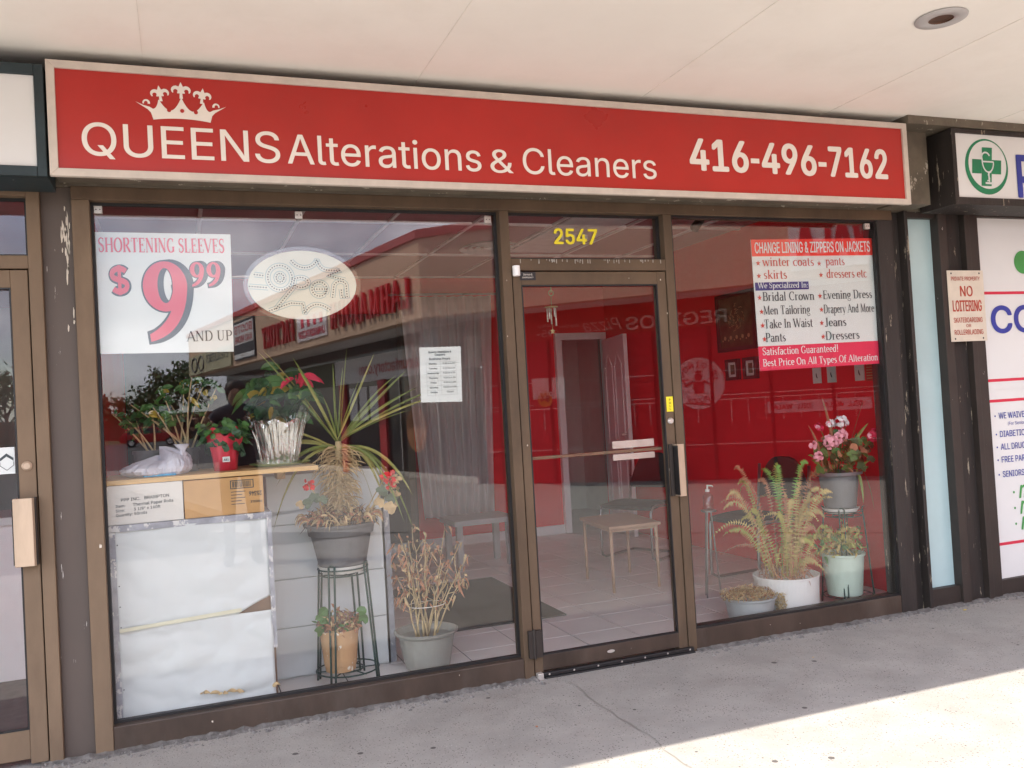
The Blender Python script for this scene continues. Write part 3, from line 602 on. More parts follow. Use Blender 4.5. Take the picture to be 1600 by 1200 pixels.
q = MB(); q.box(-.72, -.65, .0245, .0265, 1.19, 1.30); s_ = q.build('sticker', m_paper, d2)
q = MB(); q.add([(-.705, .0235, 1.255), (-.68, .0235, 1.275), (-.655, .0235, 1.255), (-.655, .0235, 1.243), (-.68, .0235, 1.262), (-.705, .0235, 1.243)], [(0, 1, 4, 5), (1, 2, 3, 4)]); 
for p_, r_ in (((-.705, 1.24), (-.705, 1.225)), ((-.655, 1.24), (-.655, 1.225)), ((-.705, 1.225), (-.68, 1.205)), ((-.655, 1.225), (-.68, 1.205))): q.tube([(p_[0], .0235, p_[1]), (r_[0], .0235, r_[1])], .0012, 4)
q.build('sticker_emblem', m_char, s_)
struct(MB().box(-2.6, -.53, .125, 5, -.06, .01).build('neighbour_floor', mat('neighbour_carpet', (.15, .14, .13), .9, 0, .2, 20)))
struct(MB().box(-2.7, -.53, .125, 5, 2.5, 2.55).build('neighbour_ceiling', m_ceil))
b = MB(); b.box(-2.7, -2.6, .125, 5, -.06, 2.5); b.box(-2.6, -.53, 5, 5.1, -.06, 2.5); struct(b.build('neighbour_wall', m_grn))
t = thing('shop_counter', 'white counter behind the neighbour door glass at the left edge', 'counter', (-1.05, 1.5, 0))
MB().box(-1.5, -.6, 1.4, 1.9, .01, .86).build('cabinet', m_whitep, t); MB().box(-1.54, -.58, 1.36, 1.94, .86, .9).build('counter_top', m_board, t)

# ------------------------------------------------------------------ pharmacy window on the right
pf = thing('pharmacy_window', 'white pharmacy window panel with red lines and blue lettering', 'window', (5.4, 0, 0))
MB().box(4.738, 6.7, .035, .05, .09, 2.37).build('panel', m_pwhite, pf)
MB().box(4.66, 4.738, -.004, .12, -.05, 2.393).build('frame', m_dkbrown, pf, bevel=.003)
b = MB(); b.box(4.738, 6.7, .004, .12, -.05, .09); b.box(4.738, 6.7, .002, .12, 2.37, 2.393); b.build('frame', m_dkbrown, pf, bevel=.003)
b = MB()
for z in (1.892, 1.336, 1.206, .305): b.box(4.739, 6.7, .033, .036, z-.009, z+.009)
b.build('red_line', m_pred, pf)
b = MB(); b.box(4.739, 6.7, .029, .035, 1.276, 1.286); b.build('panel_seam', m_pwhite, pf)
b = MB(); yy = .0345
sans(b, 'COMPOUND', (4.845, yy, 1.64), XR, NF, .165, 1.6, bold=.04)
for z, s in ((1.098, 'WE WAIVE FEES'), (.982, 'DIABETIC CLINIC'), (.901, 'ALL DRUG PLANS'), (.82, 'FREE PARKING'), (.728, 'SENIORS DAYS')):
    sans(b, s, (4.846, yy, z-.006), XR, NF, .038, .026*len(s), bold=.012); b.disc((4.815, .0325, z+.012), NF, .006, 10)
sans(b, '(For Seniors)', (4.92, yy, 1.048), XR, NF, .02, .17)
b.build('blue_lettering', m_blue, pf)
b = MB()
for z, s in ((.60, 'medi'), (.50, 'mobi'), (.40, 'nutri')):
    sans(b, s, (4.975, yy, z-.02), XR, NF, .105, .30, bold=.025, shear=.25); b.disc((4.93, .0325, z+.02), NF, .008, 10)
b.disc((5.148, .0325, 2.09), NF, .075, 24, .075); b.build('green_lettering', m_mgreen, pf)

# ------------------------------------------------------------------ signs above
sg = thing('shop_sign', 'long red lightbox sign with crown and white alterations lettering', 'sign', (1.75, -.15, 2.36))
b = MB(); x0, x1, z0, z1 = -.437, 3.925, 2.36, 2.823
b.box(x0+.004, x1-.004, -.262, -.03, z0+.038, z1-.004); b.build('box', m_peel2, sg)
b = MB(); k = .031; yf, yb = -.288, -.262
for pts in (((x0, z1), (x1, z1), (x1-k, z1-k), (x0+k, z1-k)), ((x0, z0), (x0+k, z0+k), (x1-k, z0+k), (x1, z0)), ((x0, z0), (x0, z1), (x0+k, z1-k), (x0+k, z0+k)), ((x1, z0), (x1-k, z0+k), (x1-k, z1-k), (x1, z1))):
    b.prism([(p[0], yf, p[1]) for p in pts], (0, yb-yf, 0))
b.build('trim', m_signwhite, sg, bevel=.0015)
MB().box(x0+k*.8, x1-k*.8, -.276, -.2625, z0+k*.8, z1-k*.8).build('sign_face', m_red, sg)
b = MB(); yl = -.2765
sans(b, 'QUEENS', (-.318, yl, 2.449), XR, NF, .132, .768, bold=.006); sans(b, 'Alterations', (.482, yl, 2.449), XR, NF, .127, .880, bold=.006)
sans(b, '&', (1.408, yl, 2.447), XR, NF, .108, .113, bold=.006); sans(b, 'Cleaners', (1.572, yl, 2.447), XR, NF, .123, .72, bold=.004)
b.build('name_lettering', m_white, sg)
b = MB()
for g_, u0, u1 in (('416', .006, .274), ('496', .349, .615), ('7162', .690, .997)): sans(b, g_, (2.49+1.285*u0, yl, 2.505), XR, NF, .157, 1.285*(u1-u0), bold=.042)
for u0 in (.291, .632): b.box(2.49+1.285*u0, 2.49+1.285*(u0+.041), yl-.002, yl, 2.553, 2.578)
b.build('phone_lettering', m_white, sg)
# crown emblem (units of the tracing scaled into the sign plane)
b = MB(); cs = .000685; cx, cz = .062, 2.607
def cp(x, y, l=0): return (cx+x*cs, yl-.0015-.0001*l, cz+y*cs)
def cpoly(pts, l): b.add([cp(x, y, l) for x, y in pts], [tuple(range(len(pts)))])
def cstroke(pts, wf, l):
    a, c = stroke(pts, wf)
    for i in range(len(pts)-1): cpoly([a[i], c[i], c[i+1], a[i+1]], l)
half = [(30, 14), (95, 8), (160, -2), (172, 30), (190, 62)]
N = 24
# crown body as vertical slices between the base curve and the scalloped top
def top(u):   # u in -1..1
    a = abs(u)
    if a < .42: return 150-(150-62)*math.sin(math.pi/2*min(1, a/.36))**.75 if a < .36 else 62+(a-.36)*60
    if a < .66: return 66+(128-66)*((a-.42)/.24)**1.8
    if a < .9: return 128-(128-66)*math.sin(math.pi/2*(a-.66)/.24)**.7
    return 66+(a-.9)*120
us = [i/60 for i in range(-60, 61)]
for u, v in zip(us, us[1:]):
    def X_(q, y): return q*(162+y*.28)
    bt = lambda q: 14*(1-q*q)
    cpoly([(X_(u, bt(u)), bt(u)), (X_(v, bt(v)), bt(v)), (X_(v, top(v)), top(v)), (X_(u, top(u)), top(u))], 0)
for s in (-1, 1):
    cpoly([(s*172, 40), (s*192, 62), (s*258, 104), (s*216, 86), (s*178, 76)][::s], 1)
    cstroke([(s*185+s*a, 70+c) for a, c in arc(14, 30, 16, 16, 200, -20, 8)], lambda tx, ty, t: 14-6*t, 2)
def fleur(x, y, s, rot):
    c_, s_ = math.cos(rot), math.sin(rot)
    T = lambda a, e: (x+(a*c_-e*s_)*s, y+(a*s_+e*c_)*s)
    cpoly([T(*p) for p in [(0, 8), (13, 28), (14, 42), (0, 74), (-14, 42), (-13, 28)]], 3)
    cpoly([T(*p) for p in [(-22, 4), (22, 4), (22, 14), (-22, 14)]], 4)
    cpoly([T(*p) for p in [(-10, -28), (10, -28), (7, 6), (-7, 6)]], 5)
    for k in (-1, 1):
        cstroke([T(k*a, e) for a, e in arc(30, 20, 20, 20, 200, -40, 9)], lambda tx, ty, t: (6+16*math.sin(math.pi*min(1, t*.8+.2)))*s, 6 if k > 0 else 7)
fleur(0, 165, 1.0, 0); fleur(-118, 140, .95, .12); fleur(118, 140, .95, -.12)
em = b.build('crown_emblem', m_white, sg)
for x, y in ((-72, 62), (2, 62), (80, 58)): b = MB(); b.disc(cp(x, y, 20), NF, 12*cs, 14); b.build('crown_jewel', m_red, em)
for x, wd in ((.0, .09), (1.95, .06), (3.3, .1)): b = MB(); b.box(x, x+wd, -.26, -.2, 2.823, 2.832); b.build('bracket', m_signwhite, sg)

ps = thing('pharmacy_sign', 'white pharmacy lightbox sign with green cross emblem in dark frame', 'sign', (5.3, -.15, 2.36))
b = MB(); b.box(4.262, 6.5, -.268, -.02, 2.375, 2.815); b.build('box', m_peel, ps)
b = MB(); x0, x1, z0, z1 = 4.258, 6.5, 2.372, 2.818
b.box(x0, x0+.03, -.288, -.269, z0, z1); b.box(x0+.03, x1, -.288, -.269, z0, z0+.042); b.box(x0+.03, x1, -.288, -.269, z1-.026, z1); b.build('trim', m_peel, ps)
MB().box(x0+.03, x1, -.279, -.2685, z0+.042, z1-.026).build('sign_face', m_pwhite, ps)
b = MB(); yy = -.2802; cx, cz = 4.527, 2.602
o_ = arc(0, 0, .170, .166, 0, 360, 44); i_ = arc(.008, .012, .150, .144, 0, 360, 44)
b.add([(cx+p[0], yy, cz+p[1]) for p in o_]+[(cx+p[0], yy, cz+p[1]) for p in i_], [(i, i+1, 45+i+1, 45+i) for i in range(44)])
sh = .10
def cross(x, z): return (cx+x+z*sh, yy-.0002, cz+z)
b.add([cross(-.04, -.115), cross(.04, -.115), cross(.04, .115), cross(-.04, .115)], [(0, 1, 2, 3)])
b.add([cross(-.115, -.042), cross(-.0405, -.042), cross(-.0405, .042), cross(-.115, .042)], [(0, 1, 2, 3)]); b.add([cross(.0405, -.042), cross(.115, -.042), cross(.115, .042), cross(.0405, .042)], [(0, 1, 2, 3)])
ce = b.build('cross_emblem', m_green, ps)
b = MB(); L2 = [0]
def ws(pts, wd):
    a, c = stroke(pts, lambda tx, ty, t: wd); L2[0] += 1
    for i in range(len(pts)-1): b.add([(cx+p[0], yy-.0012-.0001*L2[0], cz+p[1]) for p in (a[i], c[i], c[i+1], a[i+1])], [(0, 1, 2, 3)])
ws(arc(.01, .03, .044, .062, 180, 360, 14), .009); ws([(-.034, .03), (.055, .03)], .009)
ws(arc(-.005, .055, .032, .03, 20, 200, 9)+[(-.034, .03)], .010); ws([(.01, -.03), (.012, -.09)], .012); ws(bez((.03, -.03), (-.03, -.05), (.05, -.07), (-.005, -.085)), .008); ws([(-.02, -.098), (.045, -.098)], .012)
b.build('bowl_emblem', m_paper, ce)
b = MB(); sans(b, 'PHARMACY', (4.772, yy, 2.43), XR, NF, .25, 1.6, bold=.03); b.build('lettering', m_blue, ps)

ls = thing('neighbour_sign', 'blank white lightbox sign in dark green frame at left edge', 'sign', (-1.2, -.15, 2.35))
MB().box(-2.4, -.446, -.262, -.03, 2.355, 2.80).build('box', m_dgreen, ls)
b = MB(); b.box(-.48, -.446, -.288, -.263, 2.355, 2.80); b.box(-2.4, -.48, -.288, -.263, 2.355, 2.395); b.box(-2.4, -.48, -.288, -.263, 2.757, 2.80); b.build('trim', m_dgreen, ls, bevel=.003)
MB().box(-2.4, -.482, -.277, -.264, 2.396, 2.756).build('sign_face', m_pwhite, ls)

nl = thing('no_loitering_sign', 'old white metal notice with rusty red no loitering lettering', 'sign', (4.59, -.014, 1.6))
b = MB(); b.box(4.443, 4.738, -.0175, -.0145, 1.588, 2.028); b.build('plate', m_nlplate, nl)
b = MB(); ny = -.0178; cx = 4.59
for s, z, h, wd, bo in (('PRIVATE PROPERTY', 1.965, .024, .235, .015), ('NO', 1.868, .062, .10, .03), ('LOITERING', 1.775, .066, .235, .03), ('SKATEBOARDING', 1.705, .03, .235, .02), ('OR', 1.676, .018, .04, .02), ('ROLLERBLADING', 1.63, .03, .235, .02)):
    sans(b, s, (cx, ny, z), XR, NF, h, wd, bold=bo, align='c', thick=.0008)
b.build('lettering', m_rust, nl)
b = MB()
for x in (4.475, 4.705):
    for z in (1.605, 2.01): b = MB(); b.disc((x, -.0186, z), NF, .006, 10); b.build('screw', m_black, nl)

dl = thing('downlight', 'round recessed downlight with white ring in the soffit', 'light', (3.05, -1.37, 2.87))
b = MB(); b.lathe([(.048, .004), (.05, -.006), (.085, -.008), (.102, -.004), (.104, .0)], (3.05, -1.37, 2.867), 40); b.build('ring', mat('ring_grey', (.45, .43, .42), .5), dl, smooth=True)
b = MB(); b.lathe([(.05, -.003), (.046, .002), (.03, .0035), (0, .0038)], (3.05, -1.37, 2.8655), 32); b.build('lamp_recess', mat('lamp_recess', (.09, .035, .015), .3, .3, .5, 30), dl)

# ================================================================== POSTERS ON THE GLASS
def P3(x, z, y=.0825): return (x, y, z)
YP, YT = .084, .0825
t = thing('price_poster', 'white poster in left window reading shortening sleeves 9.99 and up', 'poster', (-.03, YP, 1.68))
b = MB(); b.prism([(-.322, YP, 2.214), (.2515, YP, 2.211), (.2405, YP, 1.672), (-.326, YP, 1.679)], (0, .003, 0)); b.build('sheet', m_paper, t)
b = MB(); serif(b, 'SHORTENING SLEEVES', (-.304, YT, 2.125), XR, NF, .064, .527, thick=.17, thin=.06); b.build('heading_lettering', m_pred, t)
b = MB(); serif(b, 'AND UP', (.041, YT, 1.724), XR, NF, .046, .197); b.build('black_lettering', m_char, t)
def nine(b, x, z, wd, h, grow, dx=0, dz=0, lay=0):
    """plump nine: x, z = top left of the figure"""
    def q(u, v): return (x+u*wd+dx, YT-.0004*lay, z-h+v*h+dz)
    o = [(.5+(.5+grow/wd)*math.cos(a), .69+(.31+grow/h)*math.sin(a)) for a in [2*math.pi*i/40 for i in range(40)]]
    n = [(.5+(.17-grow*.6/wd)*math.cos(a), .70+(.215-grow*.6/h)*math.sin(a)) for a in [2*math.pi*i/40 for i in range(40)]]
    b.add([q(*p) for p in o]+[q(*p) for p in n], [(i, (i+1) % 40, 40+(i+1) % 40, 40+i) for i in range(40)])
    pts = bez((.83, .72), (.86, .42), (.66, .16), (.12, .06), 16)
    l, r = stroke(pts, lambda tx, ty, t: (.34*(1-t)+.10*t)+2*grow/wd)
    if grow: e = (l[-1][0]-grow/wd*1.5, l[-1][1]); l[-1] = e; r[-1] = (r[-1][0]-grow/wd*1.5, r[-1][1])
    for i in range(16): b.add([(q(*p)[0], q(*p)[1]-.00012, q(*p)[2]) for p in (l[i], r[i], r[i+1], l[i+1])], [(0, 1, 2, 3)])
bk, rd = MB(), MB()
for x, z, wd, h, g, sh_ in ((-.131, 2.086, .186, .365, .006, .022), (.068, 2.083, .062, .115, .0035, .0165), (.139, 2.083, .062, .115, .0035, .0165)):
    for k in (3, 2, 1): nine(bk, x, z, wd, h, g, sh_*k/3, sh_*.12*k/3, lay=.2*(4-k))
    nine(bk, x, z, wd, h, g, lay=1); nine(rd, x, z, wd, h, -.0005, lay=2)
def dollar(b, x, z, s, wd, lay):
    sp = arc(.5, .70, .32, .2, 30, 200, 14)+bez((.2, .62), (.3, .5), (.7, .5), (.8, .38))+arc(.5, .30, .32, .2, 10, -150, 14)
    for pts in (sp, [(.5, -.02), (.5, 1.02)]):
        l, r = stroke(pts, lambda tx, ty, t: wd*(1 if len(pts) > 3 else .72))
        for i in range(len(pts)-1): b.add([(x+p[0]*s*.86, YT-.0004*lay-(.0001 if len(pts) > 3 else 0), z+p[1]*s*1.18) for p in (l[i], r[i], r[i+1], l[i+1])], [(0, 1, 2, 3)])
dollar(bk, -.270, 1.936, .108, .31, .5); dollar(bk, -.267, 1.937, .108, .31, .7); dollar(rd, -.270, 1.938, .108, .20, 1.6)
bk.build('figure_outline', m_black, t); rd.build('figure_lettering', m_pred, t)

t = thing('open_sign', 'unlit oval dotted open sign hanging behind the left window', 'sign', (.572, .10, 1.81))
ox, oz = .570, 1.978
b = MB(); b.add([(ox+p[0], .096, oz+p[1]) for p in arc(0, 0, .272, .182, 0, 360, 48)]+[(ox+p[0], .112, oz+p[1]) for p in arc(0, 0, .272, .182, 0, 360, 48)]+[(ox+p[0], .096, oz+p[1]) for p in arc(0, 0, .252, .163, 0, 360, 48)]+[(ox+p[0], .112, oz+p[1]) for p in arc(0, 0, .252, .163, 0, 360, 48)],
    [f for i in range(48) for f in ((i, i+1, 98+i+1, 98+i), (i, 49+i, 50+i, i+1), (98+i, 99+i, 148+i, 147+i))])
b.build('rim', m_clear, t)
b = MB(); b.prism([(ox+p[0], .100, oz+p[1]) for p in arc(0, 0, .252, .163, 0, 360, 48)][:-1], (0, .01, 0)); b.build('panel', mat('open_panel', (.68, .68, .58), .5, 0, .02), t)
dots, lines = MB(), MB()
def path(pts, ln=True, sp=.0125, closed=False):
    if closed: pts = pts+[pts[0]]
    acc = 0
    for a, c in zip(pts, pts[1:]):
        l = math.hypot(c[0]-a[0], c[1]-a[1]); s_ = (sp-acc) if acc else 0
        while s_ < l:
            u = s_/l; dots.disc((ox+a[0]+(c[0]-a[0])*u, .0985, oz+a[1]+(c[1]-a[1])*u), NF, .0034, 6); s_ += sp
        acc = (acc+l) % sp
    if ln:
        for o_ in (-.011, .011):
            l_, r_ = stroke(pts, lambda tx, ty, t: abs(o_)*2); e = l_ if o_ > 0 else r_
            for a, c in zip(e, e[1:]):
                d = Vector((c[0]-a[0], c[1]-a[1])); n_ = Vector((-d.y, d.x)).normalized()*.0015
                lines.add([(ox+a[0]-n_.x, .0988, oz+a[1]-n_.y), (ox+a[0]+n_.x, .0988, oz+a[1]+n_.y), (ox+c[0]+n_.x, .0988, oz+c[1]+n_.y), (ox+c[0]-n_.x, .0988, oz+c[1]-n_.y)], [(0, 1, 2, 3)])
path(arc(-.105, .035, .056, .058, 0, 360, 24)); path(arc(-.105, .035, .018, .02, 0, 360, 12), sp=.011)
path([(-.245, -.005), (-.16, -.012)]); path([(-.22, .05), (-.18, .045)])
path(bez((-.05, .115), (-.02, .07), (.05, .07), (.07, .12))+bez((.07, .12), (.085, .06), (.12, .07), (.18, .07))+[(.12, .045), (.20, .022)], sp=.012)
path([(-.16, -.12), (-.06, -.085), (-.005, -.09), (0, -.135)]+bez((0, -.135), (.03, -.085), (.07, -.08), (.12, -.12)), sp=.012)
path([(-.13, -.11), (-.045, -.01), (-.04, .03)]+arc(-.01, .012, .035, .024, 120, -150, 10)); path(arc(.075, -.02, .036, .034, -40, 300, 14)+[(.11, -.02), (.05, -.02)])
path([(.135, -.06), (.145, .0)]+arc(.175, -.005, .028, .022, 150, 10, 6)+[(.205, -.06), (.18, -.06), (.178, -.02)])
dots.build('lamp_dots', m_char, t); lines.build('outline', mat('pale_outline', (.34, .46, .46), .5), t)
b = MB(); b.tube([(.33, .105, 2.02), (.30, .105, 2.022), (.25, .11, 2.02)], .002, 5); b.build('cord', m_white, t)

t = thing('hours_notice', 'sheet of white paper listing business hours taped inside left window', 'notice', (1.21, YP, 1.39))
b = MB(); b.prism([(1.113, YP, 1.664), (1.3265, YP, 1.663), (1.318, YP, 1.387), (1.107, YP, 1.393)], (0, .0015, 0)); b.build('sheet', m_paper, t)
b = MB()
sans(b, 'Queens Alterations &', (1.215, YT, 1.634), XR, NF, .0095, .118, bold=.03, align='c'); sans(b, 'Cleaners', (1.215, YT, 1.620), XR, NF, .0095, .052, bold=.03, align='c')
sans(b, 'Business Hours', (1.213, YT, 1.599), XR, NF, .0115, .108, bold=.02, align='c')
for i, (d_, h_) in enumerate((('Monday', '9.30 to 6.30'), ('Tuesday', '9.30 to 6.30'), ('Wednesday', '9.30 to 6.30'), ('Thursday', '9.30 to 6.30'), ('Friday', '9.30 to 6.30'), ('Saturday', '10.00 to 4.00'), ('Sunday', 'Closed'))):
    z = 1.577-.0235*i; sans(b, d_, (1.176, YT, z), XR, NF, .0078, None, bold=.02, align='c'); sans(b, h_, (1.258, YT, z), XR, NF, .0078, None, bold=.01, align='c')
b.build('lettering', m_char, t)
b = MB()
for i in range(8): b.box(1.142, 1.295, YT-.0002, YT, 1.5895-.0235*i, 1.5903-.0235*i)
for x in (1.142, 1.215, 1.295): b.box(x-.0004, x+.0004, YT-.0003, YT, 1.425, 1.5895)
b.build('table_rules', mat('grey_rule', (.4, .4, .4), .6), t)

t = thing('services_poster', 'white and red poster in right window listing tailoring services', 'poster', (3.53, YP, 1.47))
b = MB(); b.prism([(3.096, YP, 2.222), (3.970, YP, 2.241), (3.966, YP, 1.479), (3.103, YP, 1.468)], (0, .003, 0)); b.build('sheet', m_paper, t)
b = MB(); b.prism([(3.096, YT+.0003, 2.222), (3.970, YT+.0003, 2.241), (3.970, YT+.0003, 2.138), (3.097, YT+.0003, 2.125)], (0, .001, 0)); hb = b.build('heading_band', m_psred, t)
b = MB(); ex = Vector((1, 0, .02)).normalized(); ex2 = Vector((1, 0, .008)).normalized()
sans(b, 'CHANGE LINING & ZIPPERS ON JACKETS', (3.118, YT, 2.143), ex, NF, .062, .832, bold=.014); b.build('band_lettering', m_paper, hb)
b = MB(); b.prism([(3.100, YT+.0003, 1.608), (3.967, YT+.0003, 1.617), (3.966, YT+.0003, 1.479), (3.103, YT+.0003, 1.468)], (0, .001, 0)); fb_ = b.build('footer_band', m_ppink, t)
b = MB(); serif(b, 'Satisfaction Guaranteed!', (3.124, YT, 1.557), ex2, NF, .043, .540, thick=.12, thin=.06); serif(b, 'Best Price On All Types Of Alteration', (3.122, YT, 1.493), ex2, NF, .041, .835, thick=.12, thin=.06); b.build('band_lettering', m_paper, fb_)
b = MB(); b.prism([(3.106, YT+.0003, 1.975), (3.481, YT+.0003, 1.980), (3.481, YT+.0003, 1.934), (3.106, YT+.0003, 1.928)], (0, .001, 0)); nb_ = b.build('navy_band', m_navy, t)
b = MB(); serif(b, 'We Specialized In:', (3.124, YT, 1.941), ex2, NF, .033, .352, thick=.12, thin=.06); b.build('band_lettering', m_paper, nb_)
b = MB()
for s, x, z, h, wd in (('winter coats', 3.164, 2.069, .052, .365), ('pants', 3.612, 2.075, .050, .142), ('skirts', 3.166, 1.995, .052, .165), ('dressers etc', 3.613, 2.000, .052, .302)):
    serif(b, s, (x, YT, z), ex2, NF, h, wd)
for x, z in ((3.135, 2.086), (3.565, 2.085), (3.135, 2.012), (3.573, 2.017), (3.130, 1.887), (3.556, 1.893), (3.137, 1.806), (3.560, 1.812), (3.139, 1.727), (3.556, 1.733), (3.146, 1.648), (3.560, 1.652)): star(b, (x, YT, z), .017)
b.build('red_lettering', mat('print_brick', (.52, .07, .05), .5), t)
b = MB()
for s, x, z, wd in (('Bridal Crown', 3.149, 1.868, .367), ('Evening Dress', 3.576, 1.874, .368), ('Men Tailoring', 3.149, 1.789, .330), ('Drapery And More', 3.575, 1.790, .378), ('Take In Waist', 3.149, 1.710, .342), ('Jeans', 3.576, 1.712, .162), ('Pants', 3.152, 1.632, .142), ('Dressers', 3.575, 1.632, .255)):
    serif(b, s, (x, YT, z), ex2, NF, .051, wd)
b.build('black_lettering', m_char, t)

for o in t.children_recursive:      # the right-hand pane sits further forward: bring its poster up to it
    for v in o.data.vertices:
        wx, wy, wz = v.co; k_ = .99125; v.co = (wx*k_, -4.14+(wy+4.14)*k_, 1.3547+(wz-1.3547)*k_)
t.location.y = .047
for o in t.children: o.location = -t.location

# ================================================================== INSIDE THE LEFT WINDOW
t = thing('sheeted_cabinet', 'low brown case covered with taped white sheets behind left window', 'cabinet', (.02, .3, .012))
MB().box(-.335, .366, .135, .50, .012, .895).build('case', m_brownbox, t, bevel=.004)
MB().box(.352, .372, .120, .52, .30, .905).build('side_edge', m_greyedge, t)
MB().box(-.338, -.292, .118, .135, .06, .90).build('side_strip', m_greyedge, t)
MB().box(-.34, .374, .118, .505, .897, .925).build('top_board', m_greyedge, t)
def sheet_mesh(x0, x1, z0f, z1f, y, amp, nx=44, nz=36, seed=0):
    b = MB(); vs = []
    for j in range(nz+1):
        for i in range(nx+1):
            u, v = i/nx, j/nz; x = x0+(x1-x0)*u; za, zb = z0f(u), z1f(u); z = za+(zb-za)*v
            d = amp*(noise.noise((x*3+seed, z*5+x*2, seed))+.6*noise.noise((x*4-z*6, z*9, seed+4))+.25*noise.noise((x*14, z*16, seed+9)))
            vs.append((x, y-abs(d)-.001, z))
    b.add(vs, [(j*(nx+1)+i, j*(nx+1)+i+1, (j+1)*(nx+1)+i+1, (j+1)*(nx+1)+i) for j in range(nz) for i in range(nx)])
    return b
sheet_mesh(-.298, .352, lambda u: .468+.008*noise.noise((u*4, 0, 0))+.30*max(0, u-.76), lambda u: .905, .133, .016, seed=2).build('sheet', m_sheet, t, smooth=True, solid=.002)
sheet_mesh(-.298, .356, lambda u: .06+.012*noise.noise((u*7, 3, 0)), lambda u: .475+.014*noise.noise((u*3, 7, 0)), .129, .022, seed=11).build('sheet', m_sheet, t, smooth=True, solid=.002)
b = MB(); b.prism([(-.29, .1055, .462), (.22, .1055, .486), (.22, .1055, .503), (-.29, .1055, .478)], (0, .0005, 0)); b.build('tape', mat('old_tape', (.60, .57, .42), .35), t)
q = MB()
for i in range(9): q.disc((-.285, .125, .12+.09*i), NF, .003, 6)
q.build('staple', m_black, t)
b = MB()
for i in range(5):
    x, z = .03+.035*i+rnd.uniform(-.01, .01), .135+rnd.uniform(-.01, .02); b.blade((x, .112, z), (x+.02, .1, z+.015), (x+.045, .112, z-.005), .018)
b.blade((.34, .12, .125), (.36, .1, .145), (.375, .12, .12), .022)
tag(b.build('dead_leaf', m_dry), 'curled dry leaves lying at the foot of the white sheet', 'dead leaves')

t = thing('paper_roll_carton', 'white carton of thermal paper rolls on the sheeted cabinet', 'carton', (-.16, .3, .926))
MB().box(-.33, -.006, .13, .45, .926, 1.100).build('carton', m_cardw, t, bevel=.003)
b = MB()
for s, x, z, h in (('PPP INC.   BRAMPTON', -.262, 1.028, .0135), ('Item:', -.285, 1.003, .012), ('Thermal Paper Rolls', -.215, 1.005, .013), ('Size:', -.285, .983, .012), ('3 1/8" x 160ft', -.212, .985, .012), ('Quantity: 50rolls', -.285, .963, .012)):
    sans(b, s, (x, .1295, z), Vector((1, 0, .03)).normalized(), NF, h, None, bold=.008, thick=.0006)
b.build('lettering', m_char, t)
t = thing('barcode_carton', 'brown cardboard carton with upside down printing under the shelf', 'carton', (.18, .3, .926))
MB().box(-.002, .345, .133, .45, .926, 1.097).build('carton', m_card, t, bevel=.003)
b = MB()
b.box(.198, .302, .1318, .1324, 1.043, 1.0465); b.box(.198, .302, .1318, .1324, 1.079, 1.0825); b.box(.198, .202, .1318, .1324, 1.0465, 1.079); b.box(.298, .302, .1318, .1324, 1.0465, 1.079)
x = .208
while x < .292: k = rnd.choice([.0012, .002, .003]); b.box(x, x+k, .1318, .1324, 1.05, 1.076); x += k+rnd.choice([.0015, .003])
for i in range(5): b.box(.20, .265-rnd.random()*.02, .1318, .1324, 1.028-.014*i, 1.031-.014*i)
sans(b, '25346', (.335, .132, 1.026), (-1, 0, 0), NF, .020, .055, bold=.02, thick=.0006, upv=(0, 0, -1))
sans(b, 'FRAGILE', (.335, .132, .984), (-1, 0, 0), NF, .010, .05, bold=.02, thick=.0006, upv=(0, 0, -1))
b.build('lettering', m_char, t)
MB().box(.349, .56, .30, .55, .93, 1.08).build('carton', m_cardw, t) if False else None
t = thing('plank_shelf', 'pale pine plank shelf carrying the potted plants', 'shelf', (.1, .35, 1.1))
MB().box(-.34, .60, .125, .62, 1.1015, 1.1225).build('plank', m_wood, t, bevel=.002)
MB().box(-.43, -.39, .15, .6, .01, 1.1015).build('bracket', m_wood, t); MB().box(.44, .48, .45, .6, 1.05, 1.1015).build('bracket', m_wood, t)

# white boarded cabinet behind the plant stand
t = thing('boarded_cabinet', 'tall white boarded cabinet behind the wire plant stand', 'cabinet', (.70, .75, .012))
MB().box(.40, 1.00, .60, 1.0, .012, 1.05).build('body', m_board, t)
for k, (za, zb, yy) in enumerate(((.02, .27, .585), (.275, .52, .58), (.525, .80, .583), (.805, 1.06, .579))):
    MB().box(.395, .985, yy, .60, za, zb).build('board', m_board, t, bevel=.002)
MB().box(.985, 1.03, .60, .64, .012, 1.06).build('corner_post', m_greyedge, t)

# plastic bag
t = thing('plastic_bag', 'knotted white plastic bag with blue bottom on the shelf', 'bag', (-.1, .3, 1.1225))
def bagfn(r, z, a, i):
    f = 1+.25*noise.noise((math.cos(a)*1.6, math.sin(a)*1.6, z*14))+.16*abs(noise.noise((math.cos(a)*5, math.sin(a)*5, z*26)))+.10*abs(noise.noise((math.cos(a)*13, math.sin(a)*13, z*30)))
    return (r*f, z*(1+.35*noise.noise((math.cos(a)*2, math.sin(a)*2, 3+z*6)))+max(0, math.cos(a))*z*.45)
b = MB(); b.lathe([(.0, 0), (.125, .001), (.143, .012), (.148, .025), (.145, .04), (.132, .055), (.115, .066), (.09, .075), (.06, .082), (.03, .087), (.0, .088)], (0, 0, 0), 90, bagfn)
b.v = [(-.10+v[0], .30+v[1]*.75, 1.124+v[2]) for v in b.v]; bb = b.build('bag', m_bag, t, smooth=False)
b = MB(); b.lathe([(.012, 0), (.02, .018), (.01, .03), (.024, .055), (.030, .062)], (.0, .27, 1.20), 14, lambda r, z, a, i: (r*(1+.4*math.sin(3*a+i)), z)); b.build('knot', m_bag, bb, smooth=True)
